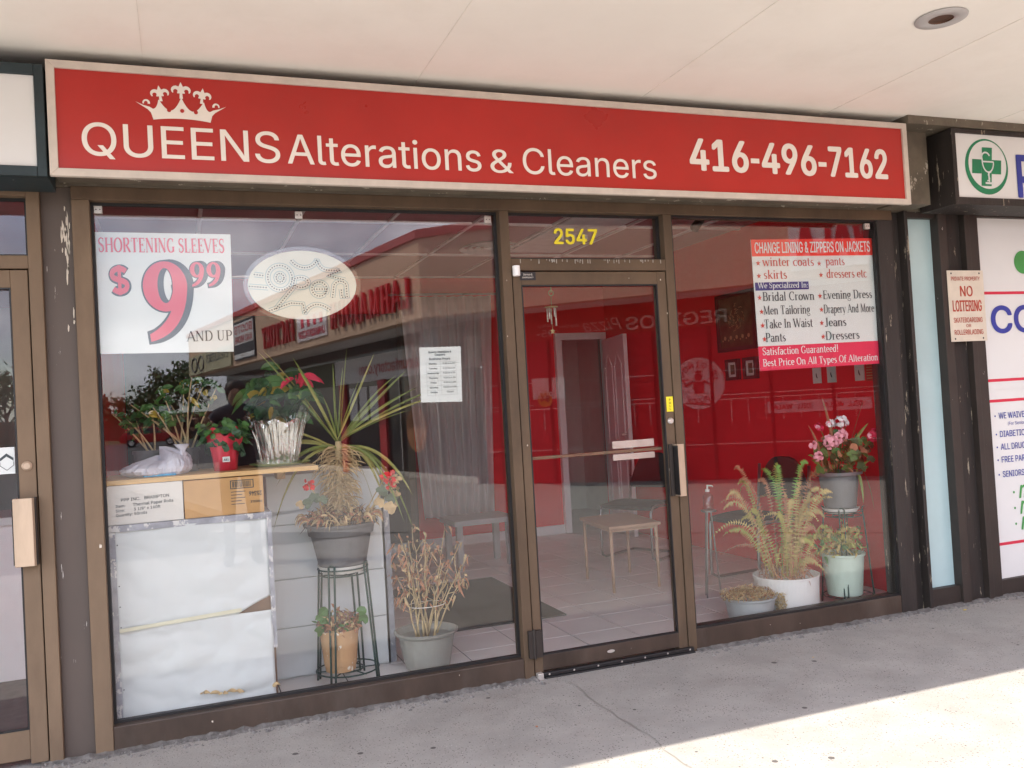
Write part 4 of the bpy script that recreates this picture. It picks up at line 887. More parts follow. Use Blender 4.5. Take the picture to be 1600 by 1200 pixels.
b = MB(); b.box(-.17, -.03, .19, .30, 1.1235, 1.133); b.build('blue_bottom', m_bagblue, t, bevel=.004)

def rv(a): return Vector((rnd.uniform(-a, a), rnd.uniform(-a, a), rnd.uniform(-a, a)))
def round_leaf(b, c, n, r, lobes=0, k=10):
    c, n = Vector(c), Vector(n).normalized(); u = n.orthogonal().normalized(); u = (u+rv(.6)); u = (u-n*u.dot(n)).normalized(); q = n.cross(u)
    vs = [c-n*r*.18]; 
    for i in range(k):
        a = 2*math.pi*i/k; rr = r*(1+(.14*math.cos(lobes*a) if lobes else 0))*(.45 if i == 0 else 1)
        vs.append(c+u*rr*math.cos(a)+q*rr*math.sin(a)+n*r*.1*math.sin(2*a))
    b.add(vs, [(0, 1+i, 1+(i+1) % k) for i in range(k)])
def heart_leaf(b, p, d, L_, wd, droop=.3):
    p = Vector(p); d = Vector(d).normalized(); b.blade(p, p+d*L_*.55+Vector((0, 0, droop*L_*.2)), p+d*L_-Vector((0, 0, droop*L_)), wd, 6, .3)

# red wrapped pot with bushy plant
t = thing('red_pot_plant', 'bushy green plant in a red wrapped pot with white tag', 'plant', (.19, .30, 1.1225))
def foilfn(am, nf): return lambda r, z, a, i: (r*(1+am*math.sin(nf*a+i*.7)+am*noise.noise((math.cos(a)*5, math.sin(a)*5, z*30))), z*(1+ (.12*math.sin(5*a) if i > 3 else 0)))
b = MB(); b.lathe([(.0, 0), (.052, 0), (.058, .06), (.068, .11), (.078, .15), (.086, .185)], (.19, .30, 1.1235), 60, foilfn(.035, 9)); b.build('pot', m_foilred, t, smooth=True)
b = MB(); b.box(.175, .208, .228, .2295, 1.165, 1.19); tg = b.build('price_tag', m_paper, t)
b = MB(); sans(b, 'A81', (.191, .2278, 1.171), XR, NF, .010, .022, bold=.03, align='c', thick=.0004); b.build('tag_lettering', m_char, tg)
b = MB()
for i in range(170):
    a = rnd.uniform(0, 6.28); r = .13*math.sqrt(rnd.random()); z = 1.27+rnd.uniform(-.03, .10)*(1-r*2)
    c = Vector((.19+r*math.cos(a), .30+r*math.sin(a)*.9, z)); b.mi = 0 if rnd.random() < .7 else 1
    round_leaf(b, c, Vector((math.cos(a)*.7, math.sin(a)*.7-.3, .7))+rv(.5), rnd.uniform(.014, .024), 3, 8)
for i in range(20):
    a = rnd.uniform(0, 6.28); b.mi = 1; c = Vector((.19+.09*math.cos(a), .3+.09*math.sin(a), 1.24)); round_leaf(b, c-Vector((0, 0, rnd.uniform(0, .04))), (math.cos(a), math.sin(a), .2), .02, 3, 8)
b.build('foliage', [m_leaf, m_leafd], t)

# leafy plants with long stems at the back of the shelf
def stems(name, label, base, tips, leafmats, lsize, parent_pot, grp=None):
    t = thing(name, label, 'plant', base, grp)
    b = MB(); st = []
    for (x, y, z) in tips:
        p0 = Vector(base)+Vector((rnd.uniform(-.04, .04), rnd.uniform(-.03, .03), .10)); p2 = Vector((x, y, z)); p1 = (p0+p2)/2+Vector((rnd.uniform(-.02, .02), 0, .03))
        pts = [p0*(1-u)**2+p1*2*u*(1-u)+p2*u*u for u in [i/6 for i in range(7)]]; b.tube(pts, [.005, .0048, .0045, .004, .0035, .003, .0025], 6); st.append(pts)
    b.build('stems', m_stem if parent_pot != 'poin' else m_leafd, t, smooth=True)
    f = MB()
    for pts in st:
        for k in range(9):
            u = pts[rnd.choice([3, 4, 5, 6, 6])]; a = rnd.uniform(0, 6.28); d = Vector((math.cos(a), math.sin(a)*.8, rnd.uniform(-.5, .6)))
            f.mi = rnd.choices(range(len(leafmats)), [6, 3, 1.4][:len(leafmats)] if len(leafmats) > 1 else [1])[0]
            heart_leaf(f, u+rv(.02), d, lsize*rnd.uniform(.6, 1.2), lsize*rnd.uniform(.4, .6), rnd.uniform(.1, .6))
    f.build('foliage', leafmats, t)
    b = MB(); b.lathe([(.0, 0), (.05, 0), (.058, .1), (.064, .1), (.064, .115), (.055, .115), (.05, .1), (0, .1)], base, 28); b.build('pot', m_potdk if parent_pot != 'poin' else m_terra, t, smooth=False)
    return t
stems('woody_pot_plant', 'woody stemmed green pot plant at the back of the shelf', (.02, .48, 1.1225), [(-.22, .45, 1.46), (-.17, .5, 1.42), (-.08, .45, 1.52), (-.12, .42, 1.44), (.02, .5, 1.55), (.06, .46, 1.58), (.12, .5, 1.55), (.17, .46, 1.52), (-.04, .5, 1.45)], [m_leaf, m_leafd, m_leafy], .06, 'w')
stems('bare_pot_plant', 'thin pot plant with bare pale stems beside the bag', (-.16, .45, 1.1225), [(-.30, .45, 1.42), (-.25, .45, 1.40), (-.14, .48, 1.45), (-.20, .5, 1.38)], [m_leaf, m_leafd], .042, 'w')
t = stems('poinsettia', 'tall leafy plant with yellowing leaves and red bracts behind the foil', (.48, .52, 1.1225), [(.36, .5, 1.50), (.40, .48, 1.55), (.47, .5, 1.60), (.53, .5, 1.57), (.60, .5, 1.53), (.64, .5, 1.48), (.42, .46, 1.45), (.57, .46, 1.46), (.36, .5, 1.42)], [m_leafd, m_leaf, m_leafy], .115, 'poin')
f = MB()
for i in range(9): heart_leaf(f, (.57+rnd.uniform(-.03, .05), .47, 1.55+rnd.uniform(-.04, .03)), (rnd.uniform(-1, 1), -.4, rnd.uniform(-.4, .3)), .085, .035, .4)
f.build('red_bracts', m_crim, t)

# silver foil pot and tray
t = thing('foil_pot', 'crumpled silver foil pot with clear cellophane wrap', 'pot', (.45, .38, 1.13))
b = MB(); b.lathe([(0, 0), (.078, 0), (.083, .05), (.09, .10), (.098, .15), (.108, .19), (.11, .21)], (.45, .38, 1.132), 110, lambda r, z, a, i: (r*(1+.05*noise.noise((math.cos(a)*9, math.sin(a)*9, z*40))+.025*math.sin(17*a+i)), z*(1+(.05*math.sin(6*a) if i > 4 else 0)))); b.build('foil', m_foil, t, smooth=False)
b = MB(); b.lathe([(.08, .0), (.092, .05), (.104, .11), (.125, .17), (.145, .225), (.158, .25)], (.45, .38, 1.132), 80, lambda r, z, a, i: (r*(1+.05*math.sin(23*a)+.06*noise.noise((math.cos(a)*4, math.sin(a)*4, z*14))), z*(1+(.12*math.sin(7*a+1) if i > 3 else .02)))); b.build('cellophane', m_clear, t, smooth=False)
b = MB()
for i in range(26):
    a = rnd.uniform(0, 6.28); r0, r1 = .09, rnd.uniform(.12, .155); z1 = rnd.uniform(.18, .25)
    b.blade((.45+r0*math.cos(a), .38+r0*math.sin(a), 1.14), (.45+r0*1.15*math.cos(a), .38+r0*1.15*math.sin(a), 1.24), (.45+r1*math.cos(a), .38+r1*math.sin(a), 1.132+z1), .007, 5)
b.build('cellophane_crease', m_foil, t)
t = thing('green_tray', 'shallow green saucer under the silver foil pot', 'saucer', (.45, .38, 1.1225))
b = MB(); b.lathe([(0, 0), (.11, 0), (.145, .012), (.148, .015), (.11, .006), (0, .005)], (.45, .38, 1.1235), 40); b.build('dish', m_tray, t)

# ------------------------------------------------------------------ plant stands
def wire_stand(name, label, c, r0, r1, h, shelf, legs=4, wd=.0055, rot=.6):
    t = thing(name, label, 'plant stand', (c[0], c[1], .012)); z0 = .012
    def ring(r, z, q, k=40): q.tube([(c[0]+r*math.cos(2*math.pi*i/k), c[1]+r*math.sin(2*math.pi*i/k), z) for i in range(k+1)], wd*.7, 6, False)
    q = MB(); ring(r0, h, q); ring(r0*.95, h-.03, q); ring(r0*.55, h-.031, q)
    for i in range(4): a = rot+.78+i*1.571; q.tube([(c[0]+r0*.95*math.cos(a), c[1]+r0*.95*math.sin(a), h-.031), (c[0]-r0*.95*math.cos(a), c[1]-r0*.95*math.sin(a), h-.031)], wd*.6, 6) if i < 2 else None
    q.build('top_ring', m_wire, t, smooth=True)
    rs = r0+(r1-r0)*(h-shelf)/h*.9
    q = MB(); ring(rs, shelf, q); ring(rs*.5, shelf, q)
    for i in range(6): a = rot+i*math.pi/3; q.tube([(c[0], c[1], shelf-.003), (c[0]+rs*math.cos(a), c[1]+rs*math.sin(a), shelf-.003)], wd*.6, 6)
    q.build('shelf', m_wire, t, smooth=True)
    for i in range(legs):
        q = MB(); a0 = rot+2*math.pi*i/legs
        for da in (-.10, .10):
            a = a0+da; pts = [(c[0]+(r0+(r1-r0)*u)*math.cos(a0+da*(1.3-.6*u)), c[1]+(r0+(r1-r0)*u)*math.sin(a0+da*(1.3-.6*u)), h+.02-(h+.02-z0)*u) for u in [k/6 for k in range(7)]]
            q.tube(pts, wd, 7)
        q.tube([(c[0]+r0*1.0*math.cos(a0-.13), c[1]+r0*math.sin(a0-.13), h+.02), (c[0]+r0*1.06*math.cos(a0), c[1]+r0*1.06*math.sin(a0), h+.028), (c[0]+r0*math.cos(a0+.13), c[1]+r0*math.sin(a0+.13), h+.02)], wd, 7)
        q.build('leg', m_wire, t, smooth=True)
    return t
SX, SY = .735, .40
wire_stand('plant_stand', 'dark green wire stand holding the charcoal pot in left window', (SX, SY, 0), .125, .165, .585, .075, 4, .0055, .95)
def pot(name, label, c, prof, m, seg=44, sm=False):
    t = thing(name, label, 'pot', c); b = MB(); b.lathe(prof, c, seg); b.build('body', m, t, smooth=sm); return t
t = thing('dracaena_pot', 'charcoal pot with spiky palm and dry leaf skirt on wire stand', 'plant', (SX, SY, .60))
b = MB(); b.lathe([(0, 0), (.115, 0), (.12, .008), (.15, .15), (.152, .155), (.163, .157), (.168, .19), (.172, .2), (.185, .202), (.187, .212), (.16, .212), (.155, .19), (0, .19)], (SX, SY, .600), 56); b.build('pot', m_potdk, t)
b = MB(); b.lathe([(.0, 0), (.105, 0), (.125, .035), (.12, .035), (.1, .004), (0, .004)], (SX, SY, .566), 40); b.build('saucer', m_bucket, t)
b = MB(); b.tube([(SX, SY+.02, .79), (SX+.005, SY+.02, 1.0), (SX+.015, SY+.03, 1.22)], [.022, .02, .016], 10); b.build('stem', m_stem, t)
b = MB(); crown = Vector((SX+.015, SY+.03, 1.215))
for (x, z, wd) in ((.40, 1.71, .026), (.375, 1.70, .016), (.53, 1.655, .026), (.545, 1.60, .016), (.60, 1.40, .018), (.72, 1.50, .014), (.735, 1.62, .016), (.835, 1.71, .014), (.93, 1.66, .026), (.885, 1.53, .014), (1.115, 1.57, .020), (1.08, 1.55, .014), (1.18, 1.48, .018), (1.32, 1.475, .018), (1.335, 1.44, .016), (1.14, 1.36, .018), (.80, 1.60, .012), (.66, 1.45, .014), (1.0, 1.47, .014)):
    tip = Vector((x, SY+rnd.uniform(-.16, .12), z)); b.mi = rnd.choice([0, 0, 1]); b.blade(crown+rv(.012), (crown+tip)/2+Vector((0, 0, rnd.uniform(.01, .06))), tip, wd*.8, 9, .35)
for (x, z, wd) in ((.40, 1.19, .022), (.46, 1.09, .018), (.40, .80, .016), (1.12, .73, .016), (1.04, .79, .014), (.935, .62, .012), (1.0, .90, .014), (1.07, 1.0, .014), (.38, 1.30, .014), (.97, .86, .02), (.43, 1.01, .016), (1.10, .92, .018)):
    tip = Vector((x, SY+rnd.uniform(-.14, .06), z)); mid = Vector(((crown.x+x*1.6)/2.6, (crown.y+tip.y)/2, max(1.24, z*.35+.86))); b.mi = rnd.choice([0, 1, 1]); b.blade(crown-Vector((0, 0, .03))+rv(.012), mid, tip, wd, 10, .35)
b.build('leaf_crown', [m_blade, m_blady], t)
b = MB()
for i in range(520):
    h = rnd.random()**.8; z = 1.20-.33*h; a = rnd.uniform(0, 6.28); L_ = rnd.uniform(.06, .15)*(1-.35*h)
    p0 = Vector((SX+.012+.018*math.cos(a), SY+.025+.018*math.sin(a), z)); o_ = Vector((math.cos(a), math.sin(a), 0)); side = Vector((-math.sin(a), math.cos(a), 0))*rnd.uniform(-.03, .03)
    b.mi = rnd.choice([0, 0, 0, 1]); b.blade(p0, p0+o_*L_*.75+Vector((0, 0, rnd.uniform(-.01, .02))), p0+o_*L_*rnd.uniform(.7, 1.05)+side-Vector((0, 0, L_*rnd.uniform(.1, .75))), rnd.uniform(.005, .009), 4, .3)
b.build('dry_skirt', [m_dry, m_stem], t)
b = MB()
for i in range(420):
    a = rnd.uniform(0, 6.28); r = .17*math.sqrt(rnd.random()); c = Vector((SX+r*math.cos(a), SY+r*math.sin(a), .80+rnd.uniform(0, .06)*(1.2-r*3)+.01)); b.mi = rnd.choice([0, 0, 1, 2])
    b.blade(c, c+rv(.025)+Vector((0, 0, .015)), c+rv(.05), rnd.uniform(.006, .018), 4)
for i in range(40):
    a = rnd.uniform(0, 6.28); c = Vector((SX+.17*math.cos(a), SY+.17*math.sin(a), .83+rnd.uniform(-.01, .03))); b.mi = rnd.choice([0, 1]); b.blade(c, c+Vector((.04*math.cos(a), .04*math.sin(a), .03)), c+Vector((.06*math.cos(a), .06*math.sin(a), -.03)), .012, 4)
b.build('litter', [m_dry, m_dryr, m_soil], t)
b = MB(); fl = MB()
for (x, z, dy) in ((.575, 1.02, -.08), (.96, 1.02, -.06), (1.00, 1.03, -.05), (.985, .99, -.07)):
    p = Vector((SX+(x-SX)*.5, SY-.02, .83)); q2 = Vector((x, SY+dy, z)); b.mi = 0; b.tube([p, (p+q2)/2+Vector((.01, 0, .02)), q2], .003, 6)
    for k in range(16): fl.mi = 0; round_leaf(fl, q2+rv(.02), rv(1)+Vector((0, -1, .3)), .013, 0, 6)
for (x, z) in ((.56, .93), (.60, .95), (.53, .925), (.64, .94), (.95, .94), (.98, .91), (1.01, .93), (.92, .90), (.97, .87), (.93, .96), (1.0, .89)):
    b.mi = rnd.choice([1, 1, 2]) ; round_leaf(b, (x, SY-.09+rnd.uniform(-.03, .05), z), rv(.6)+Vector((0, -1, .4)), rnd.uniform(.022, .034), 5, 12)
for (x, z) in ((1.02, 1.01), (1.0, .98), (1.01, .95)): 
    for k in range(6): b.mi = 2; round_leaf(b, Vector((x, SY-.06, z))+rv(.02), rv(1), .016, 4, 8)
b.build('geranium_leaves', [m_stem, mat('leaf_greygreen', (.10, .13, .08), .7), m_dry], t); fl.build('red_flowers', m_pred2, t)

t = thing('succulent_pot', 'peeling terracotta pot with dried succulent on the lower wire shelf', 'plant', (.695, .37, .08))
b = MB(); b.lathe([(0, 0), (.074, 0), (.078, .03), (.080, .032), (.096, .19), (.101, .192), (.102, .205), (.09, .205), (.088, .18), (0, .18)], (.695, .37, .083), 44); b.build('pot', m_terra, t)
b = MB()
for i in range(420):
    a = rnd.uniform(0, 6.28); r = .11*math.sqrt(rnd.random()); z = .28+rnd.uniform(0, .11)*(1.15-r*6); c = Vector((.695+r*math.cos(a), .37+r*math.sin(a), z)); b.mi = rnd.choices([0, 1, 2, 3], [4, 3, 2, .7])[0]
    b.blade(c, c+rv(.012)+Vector((0, 0, .008)), c+rv(.028), rnd.uniform(.008, .016), 4)
for x, z in ((.60, .36), (.59, .30), (.615, .39), (.80, .37), (.81, .33), (.63, .34)): b.mi = 3; round_leaf(b, (x, .31, z), rv(.5)+Vector((0, -1, .2)), .028, 0, 9)
b.build('foliage', [m_dryr, m_dry, mat('dry_mauve', (.25, .13, .13), .8, 0, .3, 30), m_leaf], t)

def dry_branchy(name, label, c, potprof, m, tips, wd=.0042):
    t = thing(name, label, 'plant', c); b = MB(); b.lathe(potprof, c, 48); b.build('pot', m, t)
    b = MB(); f = MB(); zt = potprof[-1][1]
    b2 = MB(); b2.add([(c[0]+potprof[-2][0]*math.cos(a), c[1]+potprof[-2][0]*math.sin(a), c[2]+zt) for a in [i*math.pi/12 for i in range(24)]], [tuple(range(24))]); b2.build('soil', m_soil, t)
    for (x, y, z) in tips:
        p0 = Vector((c[0]+(x-c[0])*.2+rnd.uniform(-.03, .03), c[1]+rnd.uniform(-.04, .04), c[2]+zt)); p2 = Vector((x, y, z)); p1 = Vector((p0.x+(x-p0.x)*.35, (y+c[1])/2, (z+p0.z)/2+.03))
        pts = [p0*(1-u)**2+p1*2*u*(1-u)+p2*u*u+rv(.007)*(0 if u == 0 else 1) for u in [i/8 for i in range(9)]]; b.tube(pts, [wd*(1.25-.8*i/8) for i in range(9)], 6)
        for k in range(3):
            i = rnd.choice([3, 4, 5, 6]); s_ = pts[i]; e = s_+Vector((rnd.uniform(-.09, .09), rnd.uniform(-.06, .06), rnd.uniform(.02, .12))); m_ = (s_+e)/2+rv(.02); b.tube([s_, m_, e], [wd*.7, wd*.55, wd*.4], 5)
            pts.append(e)
        for k in range(17):
            s_ = pts[rnd.choice([6, 7, 8, -1, -2, -3, 5])]+rv(.02); f.mi = rnd.choice([0, 0, 1]); f.blade(s_, s_+rv(.02)+Vector((0, 0, -.005)), s_+rv(.03)+Vector((0, 0, -.035)), rnd.uniform(.008, .017), 4)
    b.build('branches', m_stem, t, smooth=True); f.build('withered_leaves', [m_dryr, m_dry], t); return t
dry_branchy('withered_pot_plant', 'withered branching plant in a round grey pot on the floor', (1.155, .42, .012),
    [(0, 0), (.11, 0), (.115, .005), (.148, .17), (.155, .175), (.166, .182), (.168, .192), (.158, .196), (.15, .19), (.145, .16), (0, .155)], m_potst,
    [(1.02, .35, .73), (1.03, .42, .60), (1.01, .38, .50), (1.08, .4, .68), (1.12, .45, .74), (1.16, .36, .72), (1.19, .45, .60), (1.28, .4, .71), (1.26, .36, .56), (1.36, .4, .64), (1.41, .44, .55), (1.38, .38, .47), (1.10, .3, .55), (1.30, .46, .42)])
t2 = MB(); k = 40; t2.tube([(1.165+.1*math.cos(2*math.pi*i/k), .42+.08*math.sin(2*math.pi*i/k), .335) for i in range(k+1)], .002, 5, False)
tag(t2.build('twine', m_white), 'loop of string tied round the withered branches', 'string')

# ------------------------------------------------------------------ curtain, bench, mat
b = MB(); nx = 70; vs = []
for j in range(9):
    v = j/8; z = .335+(2.42-.335)*v
    for i in range(nx+1):
        u = i/nx; x = (2.09+.02*(v*0))+(2.755-2.09)*u; x = x+(-.13*v)*(1-u)+(.09*v)*u
        vs.append((x, 3.9+.035*math.sin(u*62+.6*math.sin(v*3))*(1-.3*v)+.02*math.sin(u*23+1), z+.015*math.sin(u*17)*(1-v)))
b.add(vs, [(j*(nx+1)+i, j*(nx+1)+i+1, (j+1)*(nx+1)+i+1, (j+1)*(nx+1)+i) for j in range(8) for i in range(nx)])
t = thing('curtain', 'pale sheer curtain hanging in front of the back wall', 'curtain', (2.4, 3.9, .33)); b.build('cloth', m_curt, t, smooth=True, solid=.003)
b = MB(); b.tube([(1.85, 3.9, 2.44), (2.95, 3.9, 2.44)], .012, 10); b.build('rod', m_chrome, t)
t = thing('dark_backdrop', 'dark panel added before the back wall to darken the left window', 'backdrop', (.8, 4.1, 0))  # dark panel added over the red wall so reflections in the left window stand out
MB().box(-.44, 2.05, 4.19, 4.23, .102, 2.3).build('back_panel', mat('backdrop_dark', (.05, .035, .035), .8), t); MB().box(1.98, 2.05, 4.0, 4.189, .012, 2.4).build('side_panel', m_brown2, t)
t = thing('bench', 'low white bench in front of the curtain', 'bench', (2.3, 3.1, .012))
m_bench = mat('bench_paint', (.42, .40, .39), .5)
MB().box(2.07, 2.62, 2.9, 3.35, .375, .42).build('seat', m_bench, t, bevel=.004)
for x in (2.10, 2.54):
    for y in (2.93, 3.27): MB().box(x, x+.05, y, y+.05, .012, .375).build('leg', m_bench, t)
tag(MB().box(1.40, 2.22, 1.02, 2.46, .012, .022).build('door_mat', m_mat, bevel=.003), 'large dark grey door mat on pale floor tiles', 'mat')

# ------------------------------------------------------------------ back door, table, chairs
t = thing('panel_door', 'white panelled door standing open in a white frame', 'door', (3.9, 4.2, .012))
b = MB(); b.box(3.64, 3.71, 4.20, 4.26, .012, 1.995); b.build('jamb', m_whitep, t, bevel=.003)
MB().box(4.17, 4.22, 4.20, 4.26, .012, 1.995).build('jamb', m_whitep, t, bevel=.003); MB().box(3.64, 4.22, 4.197, 4.26, 1.995, 2.065).build('head', m_whitep, t, bevel=.003)
a = Vector((4.165, 4.19, .03)); dv = Vector((-.155, -.76, 0)); dn = dv.normalized(); nv = Vector((dn.y, -dn.x, 0))  # nv faces the viewer's left
if nv.x > 0: nv = -nv
b = MB(); b.obox(a, dv, -nv*.04, (0, 0, 1.95)); lf = b.build('leaf', m_door, t, bevel=.003)
b = MB()
for (u0, u1, z0, z1) in ((.12, .44, .2, .72), (.56, .88, .2, .72), (.12, .44, .86, 1.66), (.56, .88, .86, 1.66)):
    o_ = a+nv*.001; A_ = o_+dv*u0; B_ = o_+dv*u1
    fr = [A_+Vector((0, 0, z0)), B_+Vector((0, 0, z0)), B_+Vector((0, 0, z1)), (A_+B_)/2+Vector((0, 0, z1+(.12 if z1 > 1 else 0))), A_+Vector((0, 0, z1))]
    for i in range(5): b.tube([fr[i], fr[(i+1) % 5]], .008, 6)
b.build('moulding', m_whitep, lf, smooth=True)
b = MB(); b.tube([a+dv*.92+nv*.0+Vector((0, 0, .98)), a+dv*.92+nv*.05+Vector((0, 0, .98))], .012, 10); b.build('knob', m_alu, lf)
t = thing('electric_panel', 'grey metal electric panel on the corridor wall', 'panel', (4.1, 5.5, .8))
MB().box(3.98, 4.26, 5.6, 5.7, .75, 1.75).build('box', m_locker, t, bevel=.004); MB().box(4.0, 4.24, 5.59, 5.6, .78, 1.72).build('door', m_locker, t, bevel=.003)
for z, lb in ((1.47, 'upper white sheet pinned in the corridor past the door'), (1.02, 'lower white sheet with small print pinned in the corridor')):
    t = thing('paper_notice', lb, 'notice', (3.86, 5.0, z)); MB().box(3.80, 3.94, 5.08, 5.083, z-.1, z+.1).build('sheet', m_paper, t)
    b = MB(); [b.box(3.82, 3.92, 5.078, 5.0795, z+.06-.03*i, z+.067-.03*i) for i in range(5)]; b.build('print', m_locker, t)
struct(MB().box(3.28, 3.98, 5.09, 5.13, .01, 2.6).build('corridor_partition', m_grn))

t = thing('side_table', 'small square tan table with thin legs on the tiles', 'table', (3.0, 1.75, .012))
cor = [(2.76, 1.42), (3.115, 1.415), (3.19, 1.995), (2.82, 1.975)]
b = MB(); b.prism([(2.735, 1.39, .452), (3.14, 1.385, .452), (3.22, 2.03, .452), (2.795, 2.01, .452)], (0, 0, .022)); b.build('top', m_table, t, bevel=.004)
b = MB()
for i in range(4):
    p, q_ = Vector(cor[i]+(.43,)), Vector(cor[(i+1) % 4]+(.43,)); d = (q_-p); b.obox(p, d, Vector((0, .015, 0)) if abs(d.x) > abs(d.y) else Vector((.015, 0, 0)), (0, 0, .022))
b.build('apron', m_table, t)
for x, y in cor: b = MB(); b.tube([(x, y, .452), (x*1.0, y, .012)], [.014, .011], 8); b.build('leg', m_table, t, smooth=True)
def chair(label, c, rz, grp):
    t = thing('cantilever_chair', label, 'chair', (c[0], c[1], .012), grp); cs_, sn = math.cos(rz), math.sin(rz)
    T = lambda x, y, z: (c[0]+x*cs_-y*sn, c[1]+x*sn+y*cs_, z+.012)
    for s in (-1, 1):
        b = MB(); x = s*.25; b.tube([T(x, .22, .015), T(x, -.20, .015), T(x, -.245, .04), T(x, -.25, .08), T(x, -.24, .40), T(x, -.21, .445), T(x, -.16, .452), T(x, .18, .43), T(x, .22, .46), T(x, .26, .80)], .011, 8); b.build('frame', m_chrome, t, smooth=True)
    b = MB(); b.tube([T(-.25, .22, .015), T(.25, .22, .015)], .011, 8); b.build('floor_bar', m_chrome, t, smooth=True)
    b = MB(); nx_ = 8; vs = []
    for k in range(2):
        for j in range(7):
            for i in range(nx_+1): u = i/nx_-.5; v = j/6; vs.append(T(u*.5, -.24+.46*v, .455+.02*math.sin(v*3.1)-.02*(1-4*u*u)*0-(.035 if k else 0)))
    o7 = 7*(nx_+1); fs = []
    for j in range(6):
        for i in range(nx_): p = j*(nx_+1)+i; fs += [(p, p+1, p+nx_+2, p+nx_+1), (o7+p, o7+p+nx_+1, o7+p+nx_+2, o7+p+1)]
    ed = [i for i in range(nx_+1)]+[j*(nx_+1)+nx_ for j in range(1, 7)]+[6*(nx_+1)+i for i in range(nx_-1, -1, -1)]+[j*(nx_+1) for j in range(5, 0, -1)]
    fs += [(ed[i], o7+ed[i], o7+ed[(i+1) % len(ed)], ed[(i+1) % len(ed)]) for i in range(len(ed))]; b.add(vs, fs); b.build('seat', m_seat, t, smooth=False, bevel=.006)
    b = MB(); pf_ = [(u, (.56+.0)+(.30*(1-abs(u*2)**3.2))) for u in [i/16-.5 for i in range(17)]]
    b.prism([T(u*.52, .225+.05*(z-.5), z) for u, z in pf_], Vector(T(0, .03, 0))-Vector(T(0, 0, 0))); b.build('backrest', m_seat, t, bevel=.006)
    return t
chair('black cantilever chair behind the small tan table', (3.62, 2.55), R(-62), 'black waiting chairs along the red wall')
chair('black cantilever chair nearest the fern against red wall', (3.82, 1.18), R(-84), 'black waiting chairs along the red wall')
t = thing('sanitizer_bottle', 'clear pump bottle of hand sanitizer on the chair arm', 'bottle', (3.26, .95, .60))
b = MB(); b.lathe([(0, 0), (.032, 0), (.034, .01), (.034, .09), (.014, .11), (.014, .12)], (3.26, .95, .585), 24); b.build('body', m_clear, t, smooth=True)
b = MB(); b.lathe([(.014, .12), (.015, .135), (.006, .137), (.006, .165), (0, .165)], (3.26, .95, .585), 16); b.tube([(3.26, .95, .745), (3.29, .94, .742), (3.295, .938, .735)], .005, 6); b.build('pump', m_white, t, smooth=True)
t = thing('chair_arm_stand', 'thin grey stand in place of the chair arm under the sanitizer bottle', 'table', (3.26, .95, .012))  # stands in for the bent chair tube that carries the bottle
b = MB(); b.lathe([(0, 0), (.05, 0), (.05, .012), (0, .012)], (3.26, .95, .572), 24); b.build('top', m_chrome, t)
for dx, dy in ((-.05, -.03), (.04, .0), (-.02, .05)): b = MB(); b.tube([(3.26+dx*.4, .95+dy*.4, .572), (3.26+dx*1.4, .95+dy, .012)], .006, 7); b.build('leg', m_chrome, t)

# pictures and cards on the red side wall
def framed(label, y0, y1, z0, z1, fr, inner, fm, im, nm='framed_picture'):
    t = thing(nm, label, 'picture', (4.22, (y0+y1)/2, z0)); b = MB(); x0_, x1_ = 4.205, 4.239
    b.box(x0_, x1_, y0, y0+fr, z0, z1); b.box(x0_, x1_, y1-fr, y1, z0, z1); b.box(x0_, x1_, y0+fr, y1-fr, z0, z0+fr); b.box(x0_, x1_, y0+fr, y1-fr, z1-fr, z1); b.build('frame', fm, t)
    b = MB(); b.box(4.222, 4.238, y0+fr, y1-fr, z0+fr, z1-fr); b.build('picture', im, t); return t
t = framed('large dark framed tapestry with gold ornament on red wall', 1.62, 2.14, 1.69, 2.16, .03, 0, m_black, m_pic)
b = MB()
for i in range(60):
    a = rnd.uniform(0, 6.28); r = rnd.uniform(.02, .1); y, z = 1.88+r*math.cos(a)*1.1, 1.96+r*math.sin(a)*1.2; b.obox((4.219, y, z), (0, .02*math.cos(a+1.2), .02*math.sin(a+1.2)), (.002, 0, 0), (0, -.004*math.sin(a+1.2), .004*math.cos(a+1.2)))
for i in range(5): y = 1.72+.08*i; b.disc((4.218, y, 1.80), (-1, 0, 0), .018, 6); b.disc((4.217, y+.03, 1.78), (-1, 0, 0), .008, 6)
b.build('ornament', m_gold, t)
for y0_, lb in ((1.88, 'small black framed certificate, left of the pair on red wall'), (1.64, 'small black framed certificate, right of the pair on red wall')):
    t = framed(lb, y0_, y0_+.17, 1.455, 1.625, .025, 0, m_black, m_paper, 'framed_certificate'); b = MB(); b.box(4.2195, 4.2215, y0_+.06, y0_+.115, 1.50, 1.58); b.build('print', m_pic, t)
for y0_, lb in ((.93, 'white card with a spool sketch, first from the fern side'), (.78, 'white card with a spool sketch, middle of the red wall three'), (.51, 'white card beside the red paper strip on red wall')):
    t = thing('wall_card', lb, 'card', (4.23, y0_, 1.385)); MB().box(4.232, 4.2385, y0_, y0_+.085, 1.385, 1.495).build('card', m_paper, t); b = MB(); b.blade((4.231, y0_+.035, 1.42), (4.231, y0_+.05, 1.44), (4.231, y0_+.045, 1.46), .012, 4, 0, Vector((1, 0, 0))); b.build('print', m_char, t)
t = thing('red_paper_strip', 'small red and gold paper hanging beside the wall card', 'paper', (4.235, .44, 1.39)); MB().box(4.233, 4.2385, .40, .495, 1.38, 1.50).build('paper', m_bandred, t); b = MB(); [b.box(4.2312, 4.2328, .41, .485, 1.395+.018*i, 1.400+.018*i) for i in range(6)]; b.build('print', m_gold, t)

